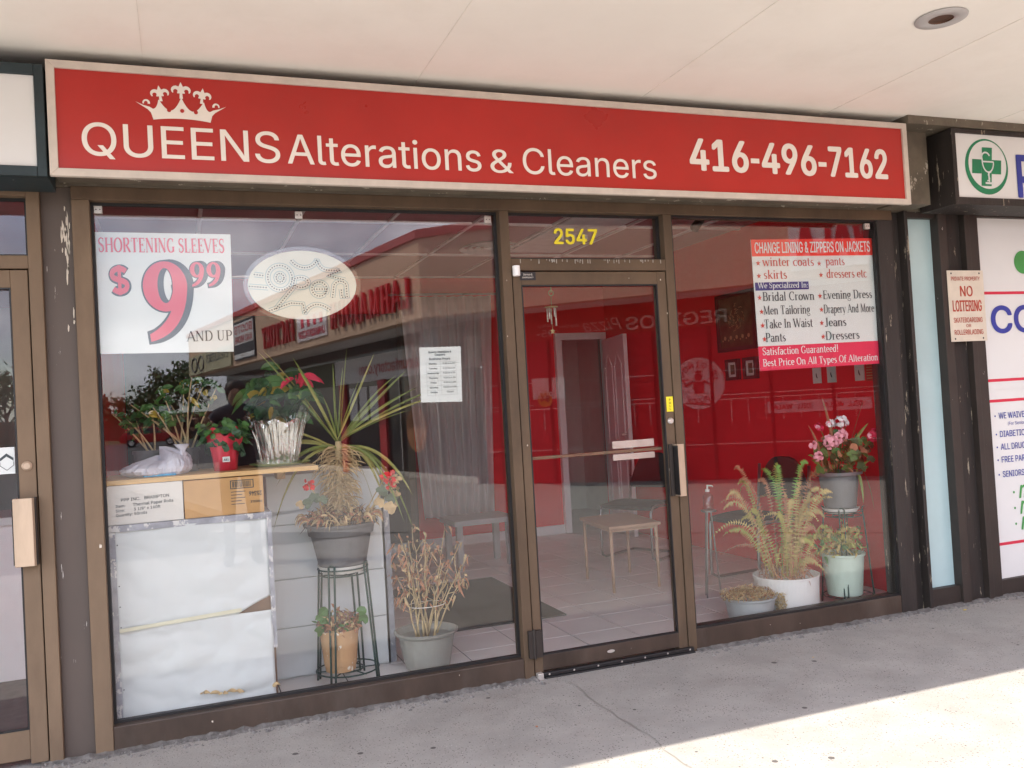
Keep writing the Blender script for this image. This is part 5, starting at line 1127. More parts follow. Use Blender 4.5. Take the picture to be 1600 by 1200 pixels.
# ceiling pieces
t = thing('ceiling_diffuser', 'round white air diffuser on the shop ceiling', 'vent', (2.42, 2.62, 2.62)); b = MB()
for r in (.25, .19, .13, .07): b.lathe([(r-.035, .02), (r-.02, .0), (r, -.012), (r+.002, -.008), (r-.02, .006)], (2.42, 2.62, 2.645), 40)
b.build('rings', m_lampglass, t, smooth=True)
t = thing('ceiling_fixture', 'unlit rectangular light fixture in the shop ceiling', 'light', (2.95, 2.0, 2.64)); b = MB(); b.box(2.62, 3.12, 1.35, 2.75, 2.632, 2.642); b.build('lens', m_lampglass, t, bevel=.003)
for i in range(3): q = MB(); q.box(2.78+.1*i, 2.80+.1*i, 2.0, 2.12, 2.59, 2.632); q.build('clip', m_locker, t)
t = thing('track_head', 'small black track light under the shop ceiling', 'light', (3.55, 1.3, 2.6)); b = MB(); b.tube([(3.55, 1.3, 2.645), (3.55, 1.3, 2.60)], .012, 10); b.build('stem', m_chrome, t); b = MB(); b.tube([(3.55, 1.27, 2.605), (3.55, 1.36, 2.56)], [.03, .035], 14); b.build('head', m_black, t)

# wind chime behind the door glass
t = thing('wind_chime', 'silver tube wind chime hanging behind the door glass', 'wind chime', (1.93, .3, 1.75))
b = MB(); b.tube([(1.93, .3, 2.02), (1.928, .3, 1.955)], .0025, 6); b.tube([(1.928+.014*math.cos(i*.6), .3, 1.955+.014*math.sin(i*.6)) for i in range(12)], .003, 6); b.tube([(1.928, .3, 1.94), (1.926, .3, 1.885)], .0015, 5); b.build('hook', m_gold, t)
b = MB(); b.lathe([(0, .008), (.035, .004), (.037, 0), (0, 0)], (1.925, .3, 1.877), 24); b.build('disc', m_wood, t)
for i in range(5): a = i*1.257; b = MB(); b.tube([(1.925+.024*math.cos(a), .3+.024*math.sin(a), 1.872), (1.925+.024*math.cos(a), .3+.024*math.sin(a), 1.775+.012*i)], .005, 8); b.build('tube', m_alu, t, smooth=True)
b = MB(); star(b, (1.925, .3, 1.745), .018); b.tube([(1.925, .3, 1.877), (1.925, .3, 1.75)], .001, 4); b.build('pendant', m_gold, t)

# ------------------------------------------------------------------ right window plants
def frond(b, p0, p1, p2, L_, mi_, n=26):
    p0, p1, p2 = Vector(p0), Vector(p1), Vector(p2); b.mi = mi_; pr = None
    pts = [p0*(1-t)**2+p1*2*t*(1-t)+p2*t*t for t in [i/n for i in range(n+1)]]
    b.tube(pts, [.0024*(1-.8*i/n) for i in range(n+1)], 4)
    sd0 = Vector((rnd.uniform(-.5, .5), -1, rnd.uniform(-.3, .3)))
    for i in range(4, n):
        t = i/n; d = (pts[i+1]-pts[i-1]).normalized(); s_ = d.cross(sd0); s_ = s_.normalized() if s_.length > 1e-4 else d.orthogonal()
        l = L_*(math.sin(math.pi*min(1, .18+.82*t))**.7+.08)
        for k in (-1, 1):
            if rnd.random() < .07: continue
            tip = pts[i]+s_*k*l+d*l*.25-Vector((0, 0, l*.15))+rv(.003); w_ = d*.0048; b.add([pts[i]-w_, tip, pts[i]+w_], [(0, 1, 2)])
t = thing('fern_bucket', 'yellowing fern in a white bucket behind the right window', 'plant', (3.385, .33, .012)); FX, FY = 3.375, .33
b = MB(); b.lathe([(0, 0), (.178, 0), (.182, .006), (.192, .222), (.197, .224), (.197, .232), (.188, .232), (.184, .2), (0, .2)], (FX, FY, .012), 52); b.build('bucket', m_bucket, t)
b = MB()
for (x, z, mi_) in ((2.94, .75, 2), (2.975, .66, 2), (3.08, .80, 0), (3.14, .88, 3), (3.08, .83, 3), (3.26, .84, 3), (3.34, .90, 1), (3.36, .86, 1), (3.41, .88, 3), (3.47, .88, 0), (3.52, .92, 1), (3.62, .86, 3), (3.73, .84, 3), (3.01, .50, 0), (3.70, .58, 2), (3.72, .46, 0), (3.64, .25, 2), (3.74, .38, 2), (3.60, .75, 2), (3.30, .60, 0), (3.45, .66, 2), (3.55, .60, 2), (3.18, .56, 0), (3.25, .42, 2), (3.5, .42, 2), (3.60, .48, 3), (3.42, .72, 2), (3.57, .68, 2), (3.66, .66, 0), (3.12, .62, 0), (3.36, .50, 2), (3.48, .55, 3), (3.68, .72, 2), (3.52, .78, 2), (3.6, .36, 3)):
    tip = Vector((x, FY+rnd.uniform(-.14, .16), z)); p0 = Vector((FX+(x-FX)*.22, FY+rnd.uniform(-.06, .06), .225)); ar = abs(x-FX); mid = Vector((p0.x+(x-p0.x)*(.55 if ar > .15 else .3), (p0.y+tip.y)/2, z+.03+.30*ar+rnd.uniform(0, .06)))
    frond(b, p0, mid+rv(.04), tip+Vector((0, 0, rnd.uniform(-.04, .01))), rnd.uniform(.022, .034), mi_, 38)
    if rnd.random() < .7: frond(b, p0+rv(.03), mid+rv(.09)-Vector((0, 0, .05)), tip+rv(.12)-Vector((0, 0, .12)), rnd.uniform(.016, .028), rnd.choice([2, 2, 3, 3, 0]), 30)
b.build('fronds', [m_fern, m_ferng, m_ferny, m_dryr], t)
b = MB()
for i in range(120): a = rnd.uniform(0, 6.28); r = .17*math.sqrt(rnd.random()); c = Vector((FX+r*math.cos(a), FY+r*math.sin(a), .225)); b.blade(c, c+rv(.03)+Vector((0, 0, .03)), c+rv(.07)+Vector((0, 0, .03)), .006, 3)
b.build('dead_fronds', m_dryr, t)
for (x, y, z, r) in ((3.09, .26, .62, .03), (3.61, .24, .42, .03), (3.60, .22, .33, .034), (3.64, .23, .30, .03)): pass
t = thing('dry_bowl_plant', 'dried mossy plant spilling from a low grey bowl', 'plant', (3.05, .27, .012)); BX, BY = 3.065, .27
b = MB(); b.lathe([(0, 0), (.118, 0), (.122, .006), (.145, .135), (.155, .14), (.158, .152), (.145, .152), (.14, .135), (0, .13)], (BX, BY, .012), 48); b.build('bowl', mat('bowl_grey', (.40, .41, .40), .5, 0, .08, 6), t)
b = MB()
for i in range(1300):
    a = rnd.uniform(0, 6.28); r = .16*math.sqrt(rnd.random()); c = Vector((BX-.01+r*math.cos(a), BY+r*math.sin(a)*.9, .16+rnd.uniform(0, .07)*(1.1-r*5))); 
    b.mi = rnd.choice([0, 0, 1, 2]); b.blade(c, c+rv(.008), c+rv(.018), rnd.uniform(.004, .008), 3)
for i in range(260):
    z = rnd.uniform(.03, .17); c = Vector((BX+.15+rnd.uniform(-.02, .035), BY-.07+rnd.uniform(-.03, .02), z)); b.mi = rnd.choice([0, 1, 1]); b.blade(c, c+rv(.01), c+rv(.02), rnd.uniform(.005, .010), 3)
b.build('dry_growth', [m_dry, m_stem, m_dryr], t)
wire_stand('plant_stand', 'slim wire stand holding the grey geranium pot by right jamb', (3.84, .34, 0), .115, .155, .58, .06, 4, .0045, .8)
t = thing('geranium_pot', 'pink, white and crimson geraniums in grey pot on slim stand', 'plant', (3.83, .34, .60)); GX, GY = 3.825, .34
b = MB(); b.lathe([(0, 0), (.092, 0), (.096, .006), (.118, .19), (.126, .192), (.13, .2), (.142, .203), (.143, .222), (.122, .222), (.12, .2), (0, .2)], (GX, GY, .605), 48); b.build('pot', m_potgrey, t)
b = MB(); b.lathe([(0, 0), (.09, 0), (.112, .03), (.106, .03), (.088, .004), (0, .004)], (GX, GY, .572), 36); b.build('saucer', m_bucket, t)
b = MB(); f = MB(); fl = MB()
def bloom(x, y, z, r, mi_, n):
    for k in range(n): v = rv(1).normalized()*r*rnd.uniform(.5, 1); fl.mi = mi_ if rnd.random() < .85 else 0; round_leaf(fl, Vector((x, y, z))+v, v+Vector((0, -.02, 0)), .013*rnd.uniform(.8, 1.2), 5, 8)
for (x, z, r, m_, n, dy) in ((3.70, 1.02, .05, 0, 60, -.10), (3.755, 1.045, .045, 0, 42, -.12), (3.80, 1.06, .03, 0, 20, -.09), (3.60, .94, .028, 0, 22, -.10), (3.57, 1.01, .022, 0, 14, -.1), (3.76, 1.13, .03, 1, 26, -.04), (3.83, 1.14, .04, 1, 40, -.05), (3.88, 1.13, .022, 1, 16, -.03), (3.99, 1.04, .05, 2, 60, -.16), (4.04, 1.06, .04, 2, 40, -.15), (3.72, 1.11, .03, 2, 10, .02)):
    bloom(x, GY+dy, z, r, m_, n); p0 = Vector((GX+(x-GX)*.3, GY, .81)); p2 = Vector((x, GY+dy, z)); b.mi = 0; b.tube([p0, (p0+p2)/2+Vector((0, -.01, .03)), p2], .003, 6)
for i in range(70):
    a = rnd.uniform(0, 6.28); r = .19*math.sqrt(rnd.random()); x = GX+r*math.cos(a)*1.05; f.mi = rnd.choices([0, 1, 2], [4, 3, 1.3])[0]
    if x > 4.17: continue
    round_leaf(f, (x, GY-.05+r*math.sin(a)*.7, .88+rnd.uniform(-.04, .16)*(1.3-r*3)), Vector((rnd.uniform(-.6, .6), -1, rnd.uniform(.1, .8))), rnd.uniform(.022, .036), 6, 13)
for i in range(70):
    a = rnd.uniform(0, 6.28); r = rnd.uniform(.05, .19); c = Vector((GX+r*math.cos(a), GY-.03+r*math.sin(a)*.7, .84+rnd.uniform(-.02, .1))); f.mi = 2 if rnd.random() < .6 else 3; f.blade(c, c+rv(.03)+Vector((0, 0, .03)), c+rv(.06)+Vector((0, 0, .02)), rnd.uniform(.008, .02), 4)
for (p, q_, m_) in (((3.66, .3, .86), (3.535, .26, .95), 3), ((3.68, .3, .85), (3.57, .28, 1.13), 2), ((3.78, .3, .86), (3.70, .3, 1.30), 2), ((3.86, .3, .9), (4.03, .3, 1.27), 2), ((3.84, .28, .92), (3.98, .22, 1.12), 3), ((3.86, .22, .84), (3.88, .2, .63), 3), ((3.92, .24, .84), (3.96, .2, .58), 3)):
    f.mi = m_; p, q_ = Vector(p), Vector(q_); f.blade(p, (p+q_)/2+Vector((.01, -.01, .05)), q_, .02, 7)
b.build('stems', m_leaf, t, smooth=True); f.build('leaves', [m_leaf, m_leafd, m_dryr, m_blade], t); fl.build('flowers', [m_pink, m_pwht, m_crim], t)
t = thing('mint_pot', 'pale green pot with trailing plant on the slim stand shelf', 'plant', (3.80, .32, .07))
b = MB(); b.lathe([(0, 0), (.10, 0), (.104, .006), (.125, .24), (.132, .242), (.133, .256), (.12, .256), (.116, .23), (0, .23)], (3.80, .32, .070), 44); b.build('pot', m_potlg, t)
f = MB()
for i in range(150):
    a = rnd.uniform(0, 6.28); r = .15*math.sqrt(rnd.random()); c = Vector((3.78+r*math.cos(a)*1.1, .31+r*math.sin(a)*.8, .33+rnd.uniform(-.02, .17)*(1.2-r*3))); f.mi = rnd.choice([0, 0, 1, 2]); f.blade(c, c+rv(.03)+Vector((0, 0, .02)), c+rv(.05)-Vector((0, 0, .01)), rnd.uniform(.012, .026), 5)
for i in range(10): frond(f, (3.80, .31, .33), (3.72+rnd.uniform(-.1, .1), .25, .50), (3.70+rnd.uniform(-.12, .2), .22, .36+rnd.uniform(-.04, .16)), .03, rnd.choice([0, 1]), 18)
f.build('foliage', [m_fern, m_ferny, m_leaf], t)

# ================================================================== ACROSS THE FORECOURT (seen reflected in the glass)
Pc = Vector((3.80, -9.85, 0)); dA = Vector((.742, .67, 0)).normalized(); dB = Vector((-.196, -.981, 0)).normalized()
iA = Vector((dA.y, -dA.x, 0)); iB = Vector((-dB.y, dB.x, 0))     # into the building
Z_ = Vector((0, 0, 1))
def wp(d, i, t, off, z): return Pc+d*t+i*off+Z_*z
def wb(b, d, i, t0, t1, o0, o1, z0, z1): return b.obox(wp(d, i, t0, o0, z0), d*(t1-t0), i*(o1-o0), Z_*(z1-z0))
LA, LB = 11.5, 17.6
wg = thing('shop_wing', 'stucco shop wing with red roof cap and chamfered corner across the forecourt', 'building', (Pc.x, Pc.y, 0))
b = MB(); wb(b, dA, iA, 0, LA, 0, .25, 2.88, 4.2); b.build('fascia', m_tan, wg)
b = MB(); wb(b, dB, iB, 0, LB, 0, .25, 2.88, 4.197); b.build('fascia', m_tan, wg)
b = MB(); wb(b, dA, iA, 0, LA, -.05, .3, 4.2, 4.34); wb(b, dB, iB, 0, LB, -.05, .3, 4.203, 4.337); b.build('roof_cap', m_cap, wg)
far = [Pc+dA*LA+iA*.26, Pc+iA*.26+iB*.2, Pc+dB*LB+iB*.26, Pc+dB*LB+iB*12, Pc+dA*LA+iA*10+iB*4]
b = MB(); b.prism([p+Z_*2.96 for p in far], (0, 0, 1.1)); b.build('roof', m_olive, wg)
b = MB(); b.prism([p+Z_*2.90 for p in [Pc+dA*LA+iA*.26, Pc+iA*.26+iB*.2, Pc+dB*LB+iB*.26, Pc+dB*LB+iB*2.5, Pc+dA*LA+iA*2.5]], (0, 0, .03)); b.build('soffit', m_wwhite, wg)
W = 1.2; T0 = .52
b = MB(); wb(b, dA, iA, T0, LA, W, W+.15, 0, 2.42); b.build('storefront_wall', m_wred, wg)
b = MB(); wb(b, dA, iA, T0, LA, W-.02, W+.15, 2.421, 2.90); bd = b.build('sign_band', m_bandred, wg)
nA, nB = -iA, -iB
tA = -dA
b = MB(); sans(b, 'REGINOS', wp(dA, iA, 4.72, W-.022, 2.475), tA, nA, .20, 1.62, bold=.03, thick=.01); sans(b, 'Pizza', wp(dA, iA, 3.02, W-.022, 2.50), tA, nA, .20, .66, thick=.01, shear=.4)
sans(b, '495-', wp(dA, iA, 1.95, W-.022, 2.47), tA, nA, .12, .42, thick=.01); sans(b, 'Order Online', wp(dA, iA, 2.28, W-.022, 2.60), tA, nA, .05, .34, thick=.01); sans(b, 'Pizza & Wings', wp(dA, iA, 1.9, W-.022, 2.64), tA, nA, .05, .34, thick=.01)
b.build('band_lettering', m_lite, bd)
b = MB()
for i in range(12): t_ = .8+.9*i; wb(b, dA, iA, t_, t_+.05, W-.03, W, 0, 2.42)
b.build('window_bar', m_wdark, wg)
b = MB()
for z in (.55, 1.25, 1.32, 1.7): wb(b, dA, iA, T0, LA, W-.012, W, z, z+.012)
for i in range(40): t_ = .8+.26*i; wb(b, dA, iA, t_, t_+.010, W-.014, W-.001, .9, 1.25)
b.build('lattice', m_lite, wg)
dk = MB(); cD = wp(dA, iA, 4.22, W-.02, 1.53); dk.disc(cD, nA, .41, 40); dsk = dk.build('round_decal', mat('decal_pink', (.74, .52, .52), .5), wg)
b = MB(); o_ = cD+nA*.012
for k, ch in enumerate('REGINOS'):
    a = R(150-20*k); sans(b, ch, o_+tA*(.30*math.cos(a))+Z_*(.30*math.sin(a)-.045), tA, nA, .085, None, bold=.03, thick=.001, align='c')
sans(b, 'Pizza', o_-Z_*.31-tA*.18, tA, nA, .10, .36, thick=.001, shear=.4)
b.disc(o_+Z_*.10, nA, .06, 18)
def dq(pts): b.add([o_+nA*.001+tA*p[0]+Z_*p[1] for p in pts], [tuple(range(len(pts)))])
dq([(-.09, .03), (.09, .03), (.075, -.16), (-.075, -.16)]); dq([(-.07, .02), (-.21, -.06), (-.22, -.03), (-.09, .05)]); dq([(.07, .02), (.09, .05), (.22, -.03), (.21, -.06)])
dq([(-.21, -.04), (-.25, .05), (-.225, .06), (-.19, -.03)]); dq([(.21, -.04), (.19, -.03), (.225, .06), (.25, .05)]); dq([(-.31, .055), (-.16, .055), (-.16, .075), (-.31, .075)]); dq([(.16, .055), (.31, .055), (.31, .075), (.16, .075)])
dq([(-.05, .165), (.05, .165), (.06, .21), (.025, .185), (0, .215), (-.025, .185), (-.06, .21)]); dq([(-.24, -.335), (.24, -.30), (.24, -.315), (-.24, -.36)])
b.build('decal_emblem', m_wred, dsk)
b = MB(); wb(b, dA, iA, 5.25, 6.75, W-.02, W-.002, 1.0, 1.18); sp = b.build('window_strip', mat('decal_pale', (.72, .48, .50), .5), wg)
b = MB()
for k in range(2): sans(b, 'DILL', wp(dA, iA, 6.62-.74*k, W-.021, 1.055), tA, nA, .075, .20, bold=.04, thick=.003); sans(b, 'WALA', wp(dA, iA, 6.36-.74*k, W-.021, 1.055), tA, nA, .075, .28, bold=.04, thick=.003)
b.build('strip_lettering', m_wred, sp)
b = MB(); wb(b, dA, iA, 1.40, 1.98, W-.02, W-.002, 1.3, 1.78); po = b.build('window_poster', m_lite, wg)
b = MB(); wb(b, dA, iA, 1.40, 1.98, W-.026, W-.0201, 1.3, 1.42); b.build('poster_band', m_wred, po)
b = MB(); b.disc(wp(dA, iA, 1.62, W-.032, 1.42), nA, .13, 20); b.build('poster_spot', mat('poster_orange', (.7, .25, .02), .5), po)
b = MB(); sans(b, 'PIZZA', wp(dA, iA, 1.42, W-.03, 1.44), tA, nA, .10, .34, bold=.02, thick=.004, align='r'); b.build('poster_lettering', m_wwhite, po)
b = MB(); sans(b, '$4', wp(dA, iA, 1.70, W-.034, 1.38), tA, nA, .10, .16, bold=.02, thick=.004); b.build('poster_price', m_black, po)
# west side shop
b = MB(); wb(b, dB, iB, T0, LB, W, W+.15, 0, 2.06); wb(b, dB, iB, T0, LB, W, W+.15, 2.62, 2.90); b.build('shop_glass', m_wdark, wg)
b = MB(); wb(b, dB, iB, T0, 7.2, W-.04, W+.15, 2.061, 2.619); sb_ = b.build('shop_band', m_wwhite, wg)
b = MB(); sans(b, '5070', wp(dB, iB, .75, W-.042, 2.25), dB, nB, .22, .62, bold=.02, thick=.006); sans(b, 'lahmajounfactory.com', wp(dB, iB, 1.75, W-.042, 2.22), dB, nB, .24, 3.9, bold=.02, thick=.006); b.build('band_lettering', m_wred, sb_)
for t_ in (4.3, 6.6): b = MB(); wb(b, dB, iB, t_, t_+.35, W-.06, W, 0, 2.06); b.build('red_post', m_wred, wg)
b = MB(); wb(b, dB, iB, 7.25, LB, W-.05, W+.15, 2.061, 2.62); b.build('shop_band', m_olive, wg)
b = MB()
for i in range(3): wb(b, dB, iB, 4.75+.6*i, 5.2+.6*i, W-.02, W-.001, 1.2, 1.95)
b.build('window_poster', m_wwhite, wg)
b = MB(); b.disc(wp(dB, iB, 2.9, W-.02, .98), nB, .46, 30); pz = b.build('round_picture', m_tan_pizza, wg)
b = MB()
for t_ in (1.9, 3.6): wb(b, dB, iB, t_, t_+.03, W-.03, W, 0, 2.06)
wb(b, dB, iB, T0, LB, W-.03, W, .0, .12); b.build('window_bar', m_alu, wg)
b = MB(); wb(b, dB, iB, LB-.2, LB, W+.16, 12, 0, 2.9); b.build('end_wall', m_tan, wg)
b = MB(); wb(b, dB, iB, -.2, LB, -3.2, 6, -.14, -.008); struct(b.build('wing_pavement', m_pave))
b = MB(); wb(b, dA, iA, -1, LA, -4.2, 6, -.145, -.005); struct(b.build('corner_pavement', m_pave))
b = MB(); b.obox(wp(dB, iB, .35, .45, 2.15), dB*.75, iB*.5, Z_*.62); tb = b.build('hanging_box', mat('box_grey', (.16, .19, .21), .5), bevel=.01) ; tag(tb, 'grey metal box hung under the soffit at the wing corner', 'box')
# channel letters and banners on the wing
lt = thing('channel_letters', 'red raised letters spelling lahmajoun factory on the wing fascia', 'sign', tuple(wp(dB, iB, .3, 0, 3.1)))
for s, t0_, t1_ in (('LAHMAJOUN', .30, 4.15), ('FACTORY', 6.42, 8.95)):
    adv = [GL[c][0] for c in s]; k = (t1_-t0_)/sum(adv); t_ = t0_
    for c, a in zip(s, adv):
        b = MB(); serif(b, c, wp(dB, iB, t_+a*k*.07, -.02, 3.10), dB, nB, .52, a*k*.84, thick=.16, thin=.075, depth=.05); b.build('letter', m_wred, lt); t_ += a*k
bn = thing('factory_banner', 'small pink and white shop banner between the red letters', 'banner', tuple(wp(dB, iB, 5.3, 0, 3.02)))
b = MB(); wb(b, dB, iB, 4.40, 6.28, -.03, -.002, 3.03, 3.60); b.build('sheet', mat('banner_white', (.72, .62, .62), .6), bn)
b = MB(); sans(b, 'LAHMAJOUN FACTORY', wp(dB, iB, 4.5, -.032, 3.09), dB, nB, .16, 1.7, bold=.03, thick=.004)
for i in range(4): b.obox(wp(dB, iB, 4.6+.4*i, -.036, 3.32), dB*.18, iB*.003, Z_*.22)
b.build('lettering', m_pred, bn)
bn = thing('dark_banner', 'tall dark red and white banner on the wing fascia', 'banner', tuple(wp(dB, iB, 10.6, 0, 2.98)))
b = MB(); wb(b, dB, iB, 9.65, 11.7, -.04, -.002, 3.0, 4.05); b.build('sheet', m_black, bn)
b = MB(); wb(b, dB, iB, 9.72, 11.63, -.05, -.041, 3.42, 3.98); wb(b, dB, iB, 9.72, 11.63, -.05, -.041, 3.04, 3.16); b.build('panel', m_wwhite, bn)
b = MB(); sans(b, 'BOOTS', wp(dB, iB, 9.8, -.052, 3.72), dB, nB, .2, 1.7, bold=.03, thick=.004); sans(b, 'AND MORE', wp(dB, iB, 9.8, -.052, 3.46), dB, nB, .18, 1.7, bold=.03, thick=.004); b.build('lettering', m_wred, bn)
bn = thing('eyeglasses_sign', 'yellowed eyeglasses sign with spectacles drawn on it', 'sign', tuple(wp(dB, iB, 14.7, 0, 2.9)))
b = MB(); wb(b, dB, iB, 12.0, 17.4, -.06, -.002, 2.92, 3.52); b.build('sheet', mat('sign_buff', (.46, .42, .26), .6, 0, .1), bn)
b = MB(); sans(b, 'EYEGLASSES', wp(dB, iB, 12.3, -.062, 3.18), dB, nB, .24, 2.6, bold=.02, thick=.004)
for t_ in (15.6, 16.5): b.tube([wp(dB, iB, t_+.36*math.cos(i*math.pi/10), -.07, 3.22+.22*math.sin(i*math.pi/10)) for i in range(21)], .025, 5, False)
b.build('lettering', m_char, bn)
bn = thing('white_wall_sign', 'white fascia sign with big red letters above the round decal', 'sign', tuple(wp(dA, iA, 6.3, 0, 3.0)))
b = MB(); wb(b, dA, iA, 5.80, 7.9, -.06, -.002, 3.0, 4.1); b.build('sheet', m_wwhite, bn)
b = MB(); sans(b, 'WALA', wp(dA, iA, 7.0, -.062, 3.12), tA, nA, .52, 1.1, bold=.04, thick=.02); b.build('lettering', m_wred, bn)

# far side of the car park
def tree(label, c, h, rw, n, name='leafy_tree', leaf=None, ls=.26, grp='trees beyond the car park'):
    t = thing(name, label, 'tree', c, grp); rr = random.Random(int(c[0]*97)+5); c = Vector(c)
    b = MB(); top_ = c+Vector((rr.uniform(-.3, .3), 0, h*.72)); b.tube([c, c+Vector((.05, .05, h*.3)), top_], [h*.028, h*.02, h*.006], 8); cl = []
    for i in range(9):
        a = rr.uniform(0, 6.28); z0 = h*rr.uniform(.25, .6); e = c+Vector((math.cos(a)*rw*rr.uniform(.5, .95), math.sin(a)*rw*.8, z0+h*rr.uniform(.1, .36))); s_ = c+Vector((0, 0, z0))
        b.tube([s_, (s_+e)/2+Vector((0, 0, .1*h)), e], [h*.011, h*.007, h*.003], 5); cl.append(e)
    b.build('trunk', m_bark, t, smooth=True); cl += [top_, c+Vector((0, 0, h*.86))]
    f = MB()
    for i in range(n):
        e = rr.choice(cl); v = Vector((rr.gauss(0, 1), rr.gauss(0, 1), rr.gauss(0, .8)))*rw*.22; p = e+v; u = Vector((rr.uniform(-1, 1), rr.uniform(-1, 1), rr.uniform(-1, 1)))*ls; q = Vector((rr.uniform(-1, 1), rr.uniform(-1, 1), rr.uniform(-1, 1)))*ls
        if p.z < .3: continue
        f.mi = 0 if rr.random() < .6 else 1; f.add([p-u, p+q*.6, p+u, p-q*.6], [(0, 1, 2, 3)])
    f.build('crown', leaf or [m_tleaf, m_tleaf2], t)
TL = ['tall rounded dark tree beside the wing end', 'low round tree just left of the tallest', 'broad low tree near the red car', 'small round tree behind the brick wall', 'slim tree at the end of the brick wall', 'thick dark tree reflected in the neighbour door', 'wide bushy tree at the far edge of the lot', 'tall loose tree farthest from the wing']
for lb, c, h, rw, n in zip(TL, [(.8, -82, -.03), (-2.2, -86, -.03), (-4.8, -83, -.03), (-7.2, -90, -.03), (-9.6, -84, -.03), (-14, -82, -.03), (-18.5, -88, -.03), (-24, -84, -.03)], [7.6, 5.4, 4.2, 4.4, 5.2, 7.0, 6.4, 8.0], [2.6, 2.0, 1.9, 1.7, 1.4, 2.8, 3.0, 3.0], [1100, 700, 650, 500, 350, 1000, 900, 900]): tree(lb, c, h, rw, n)
tree('bare twiggy tree against the sky past the car park', (-8.6, -80, -.03), 5.6, 1.6, 60, 'bare_tree')
gw = MB().box(-40, 6, -98.4, -98, -.03, 2.6); tag(gw.build('garden_wall', m_brick), 'long low dark red brick wall beyond the car park', 'wall')
t = thing('street_sign', 'small white street sign on a post by the car park', 'sign', (-1.1, -70, -.15)); b = MB(); b.tube([(-1.1, -70, -.15), (-1.1, -70, 2.9)], .04, 8); b.build('post', m_alu, t); MB().box(-1.55, -.65, -69.97, -69.94, 2.45, 2.85).build('plate', m_wwhite, t)
# parked car
CX, CY = -2.1, -66.0; zc = -.15
t = thing('parked_car', 'red hatchback parked side-on across the car park', 'car', (CX, CY, zc))
def slab(b, prof, y0, y1): b.prism([(CX+x, CY+y0, zc+z) for x, z in prof], (0, y1-y0, 0))
b = MB(); slab(b, [(-2.05, .32), (2.0, .32), (2.1, .55), (2.05, .78), (1.2, .92), (-1.9, .95), (-2.1, .75)], -.85, .85); b.build('body', m_car, t, bevel=.06)
b = MB(); b.add([(CX+x, CY+y, zc+z) for x, y, z in ((-1.9, -.8, .94), (1.2, -.8, .91), (.35, -.62, 1.42), (-1.5, -.62, 1.44), (-1.9, .8, .94), (1.2, .8, .91), (.35, .62, 1.42), (-1.5, .62, 1.44))], [(0, 1, 2, 3), (5, 4, 7, 6), (1, 5, 6, 2), (4, 0, 3, 7), (3, 2, 6, 7)]); b.build('cabin', m_car, t, bevel=.03)
b = MB()
for s in (-1, 1):
    for xa, xb, xc, xd_ in ((-1.55, -.55, -.62, -1.32), (-.45, .78, .28, -.52)): b.add([(CX+xa, CY+s*.805, zc+.97), (CX+xb, CY+s*.805, zc+.97), (CX+xc, CY+s*.648, zc+1.36), (CX+xd_, CY+s*.648, zc+1.36)], [(0, 1, 2, 3)])
b.add([(CX+1.12, CY-.7, zc+.96), (CX+1.12, CY+.7, zc+.96), (CX+.42, CY+.55, zc+1.39), (CX+.42, CY-.55, zc+1.39)], [(0, 1, 2, 3)]); b.build('window', m_wdark, t)
for x in (-1.3, 1.3):
    for s in (-1, 1):
        b = MB(); b.tube([(CX+x, CY+s*.70, zc+.31), (CX+x, CY+s*.88, zc+.31)], .31, 24); wh = b.build('wheel', m_tyre, t, bevel=.02); b = MB(); b.tube([(CX+x, CY+s*.86, zc+.31), (CX+x, CY+s*.89, zc+.31)], .18, 16); b.build('rim', m_alu, wh)
for s in (-1, 1): b = MB(); b.box(CX+2.02, CX+2.1, CY+s*.6-.15, CY+s*.6+.15, zc+.6, zc+.72); b.build('headlight', m_wwhite, t)

# ------------------------------------------------------------------ the photographer, mirrored faintly in the window
t = thing('person', 'person in dark clothes holding a phone up, reflected in left window', 'person', (.50, -4.62, -.012))
m_skin = mat('skin', (.42, .26, .19), .55, 0, .05); m_shirt = mat('shirt_navy', (.035, .04, .06), .85, 0, .2, 20); m_jean = mat('trousers_dark', (.05, .05, .06), .85, 0, .2, 20); m_hair = mat('hair_dark', (.02, .015, .012), .6)
px_, py_ = .50, -4.62
def Q(x, y, z): return (px_+x, py_+y, z)
body = bpy.data.meshes.new('body'); V_ = [(0, 0, .95), (0, 0, 1.12), (0, .01, 1.30), (0, 0, 1.44), (0, .01, 1.52), (0, .03, 1.60), (0, .035, 1.68),
    (-.10, 0, .90), (-.11, .02, .50), (-.115, -.02, .09), (-.125, .12, .04), (.10, 0, .90), (.12, .0, .50), (.13, -.03, .09), (.145, .11, .04),
    (-.19, 0, 1.42), (-.30, .06, 1.18), (-.39, .33, 1.30), (-.395, .40, 1.33), (.19, 0, 1.42), (.17, .10, 1.16), (-.19, .34, 1.29), (-.26, .40, 1.33)]
E_ = [(0, 1), (1, 2), (2, 3), (3, 4), (4, 5), (5, 6), (0, 7), (7, 8), (8, 9), (9, 10), (0, 11), (11, 12), (12, 13), (13, 14), (3, 15), (15, 16), (16, 17), (17, 18), (3, 19), (19, 20), (20, 21), (21, 22)]
R_ = [.15, .135, .15, .12, .058, .085, .075, .10, .066, .048, .042, .10, .066, .048, .042, .07, .046, .033, .03, .07, .046, .033, .03]
body.from_pydata([Q(*v) for v in V_], E_, []); bo = bpy.data.objects.new('body', body); COL.objects.link(bo); bo.parent = t; bo.location = -t.location
md = bo.modifiers.new('skin', 'SKIN')
if not body.skin_vertices:
    bpy.context.view_layer.objects.active = bo; bpy.ops.object.modifier_remove(modifier='skin'); bpy.ops.object.modifier_add(type='SKIN')
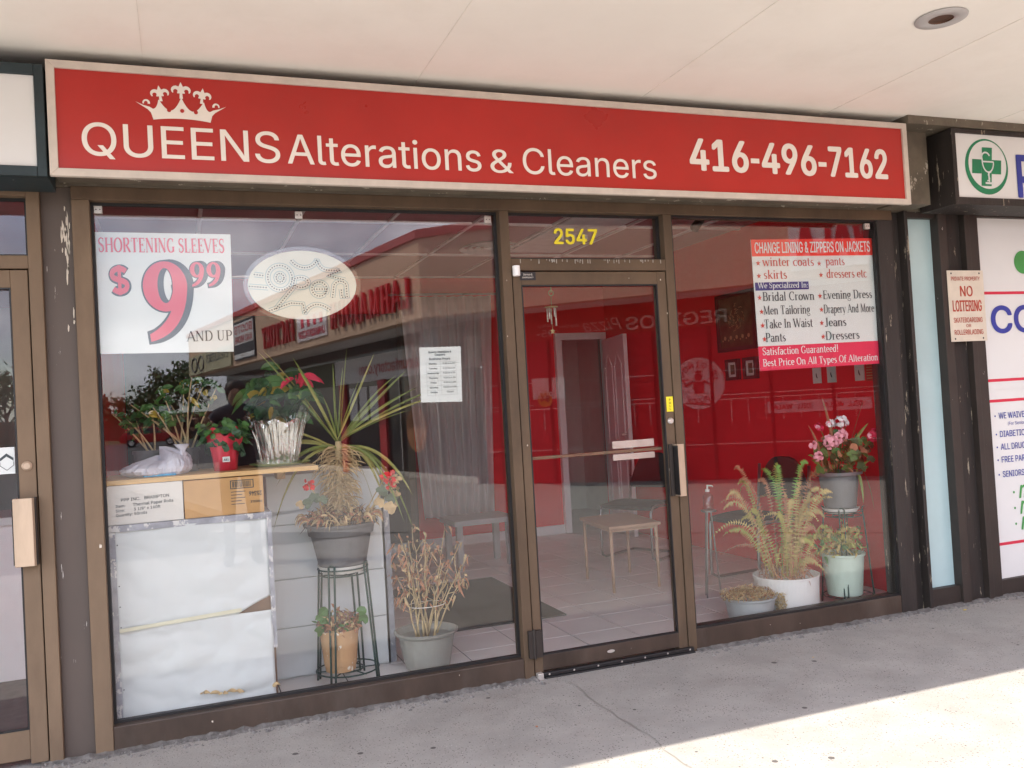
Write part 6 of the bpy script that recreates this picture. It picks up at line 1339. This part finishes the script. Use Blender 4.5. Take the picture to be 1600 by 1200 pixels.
for i, r in enumerate(R_): body.skin_vertices[0].data[i].radius = (r*(1.15 if i < 4 else 1), r*(.8 if i < 4 else 1)); body.skin_vertices[0].data[i].use_root = (i == 0)
sd = bo.modifiers.new('sub', 'SUBSURF'); sd.levels = 2; sd.render_levels = 2
body.materials.append(m_shirt)
b = MB(); b.lathe([(0, -.012), (.06, -.01), (.09, .03), (.098, .09), (.08, .14), (.04, .165), (0, .17)], Q(0, .022, 1.58), 24); b.build('hair', m_hair, t, smooth=True)
b = MB(); b.lathe([(0, -.13), (.045, -.12), (.068, -.06), (.072, 0), (.066, .05), (0, .08)], Q(0, .052, 1.62), 24); b.disc(Q(-.03, .126, 1.62), (0, 1, 0), .012, 10); b.prism([Q(-.012, .115, 1.58), Q(.012, .115, 1.58), Q(0, .12, 1.63)], (0, .03, -.004)); b.build('face', m_skin, t, smooth=True)
for s, x0 in ((-1, -.398), (1, -.258)):
    b = MB()
    b.tube([Q(x0+.0, .36, 1.305), Q(x0, .40, 1.33), Q(x0-s*.0, .42, 1.36)], [.026, .034, .028], 10); hd = b.build('hand', m_skin, t, smooth=True)
    for k in range(4): b = MB(); z = 1.335+.018*k; b.tube([Q(x0, .415, z), Q(x0-s*.02, .452, z+.004), Q(x0-s*.052+s*.004*k, .456, z+.006)], [.0095, .009, .0075], 8); b.build('finger', m_skin, hd, smooth=True)
    b = MB(); b.tube([Q(x0, .40, 1.33), Q(x0-s*.02, .425, 1.32), Q(x0-s*.05, .432, 1.335)], [.011, .010, .008], 8); b.build('thumb', m_skin, hd, smooth=True)
for s in (-1, 1):
    b = MB(); b.tube([Q(s*.125, -.05, .045), Q(s*.132, .05, .05), Q(s*.145, .15, .032), Q(s*.148, .18, .028)], [.05, .052, .044, .026], 12); b.build('shoe', m_black, t, smooth=True)
ph = MB().box(-.008-.0, .145, -4.178, -4.169, 1.32, 1.392); ph.v = [(x+.015, y, z) for x, y, z in ph.v]; tag(ph.build('phone', m_black, bevel=.003), 'black phone held sideways in both hands by the photographer', 'phone')

# bits lying on the pavement
for k, (x, y, m, lb) in enumerate(((4.28, -.12, m_leafy, 'small yellow leaf lying by the dark columns'), (1.35, -.62, m_dryr, 'dry russet leaf on the shaded pavement by the door'), (2.95, -.42, m_dry, 'tiny straw coloured leaf on the pavement under the right window'), (3.55, -1.25, m_dryr, 'brown leaf scrap on the sunlit pavement'))):
    b = MB(); c = Vector((x, y, -.009)); d = Vector((math.cos(k*1.7), math.sin(k*1.7), 0))*(.028 if k == 0 else .016); b.blade(c, c+d*.5+Vector((0, 0, .008)), c+d, .02 if k == 0 else .011, 5, .3, Vector((0, 0, 1))); tag(b.build('fallen_leaf', m), lb, 'leaf')
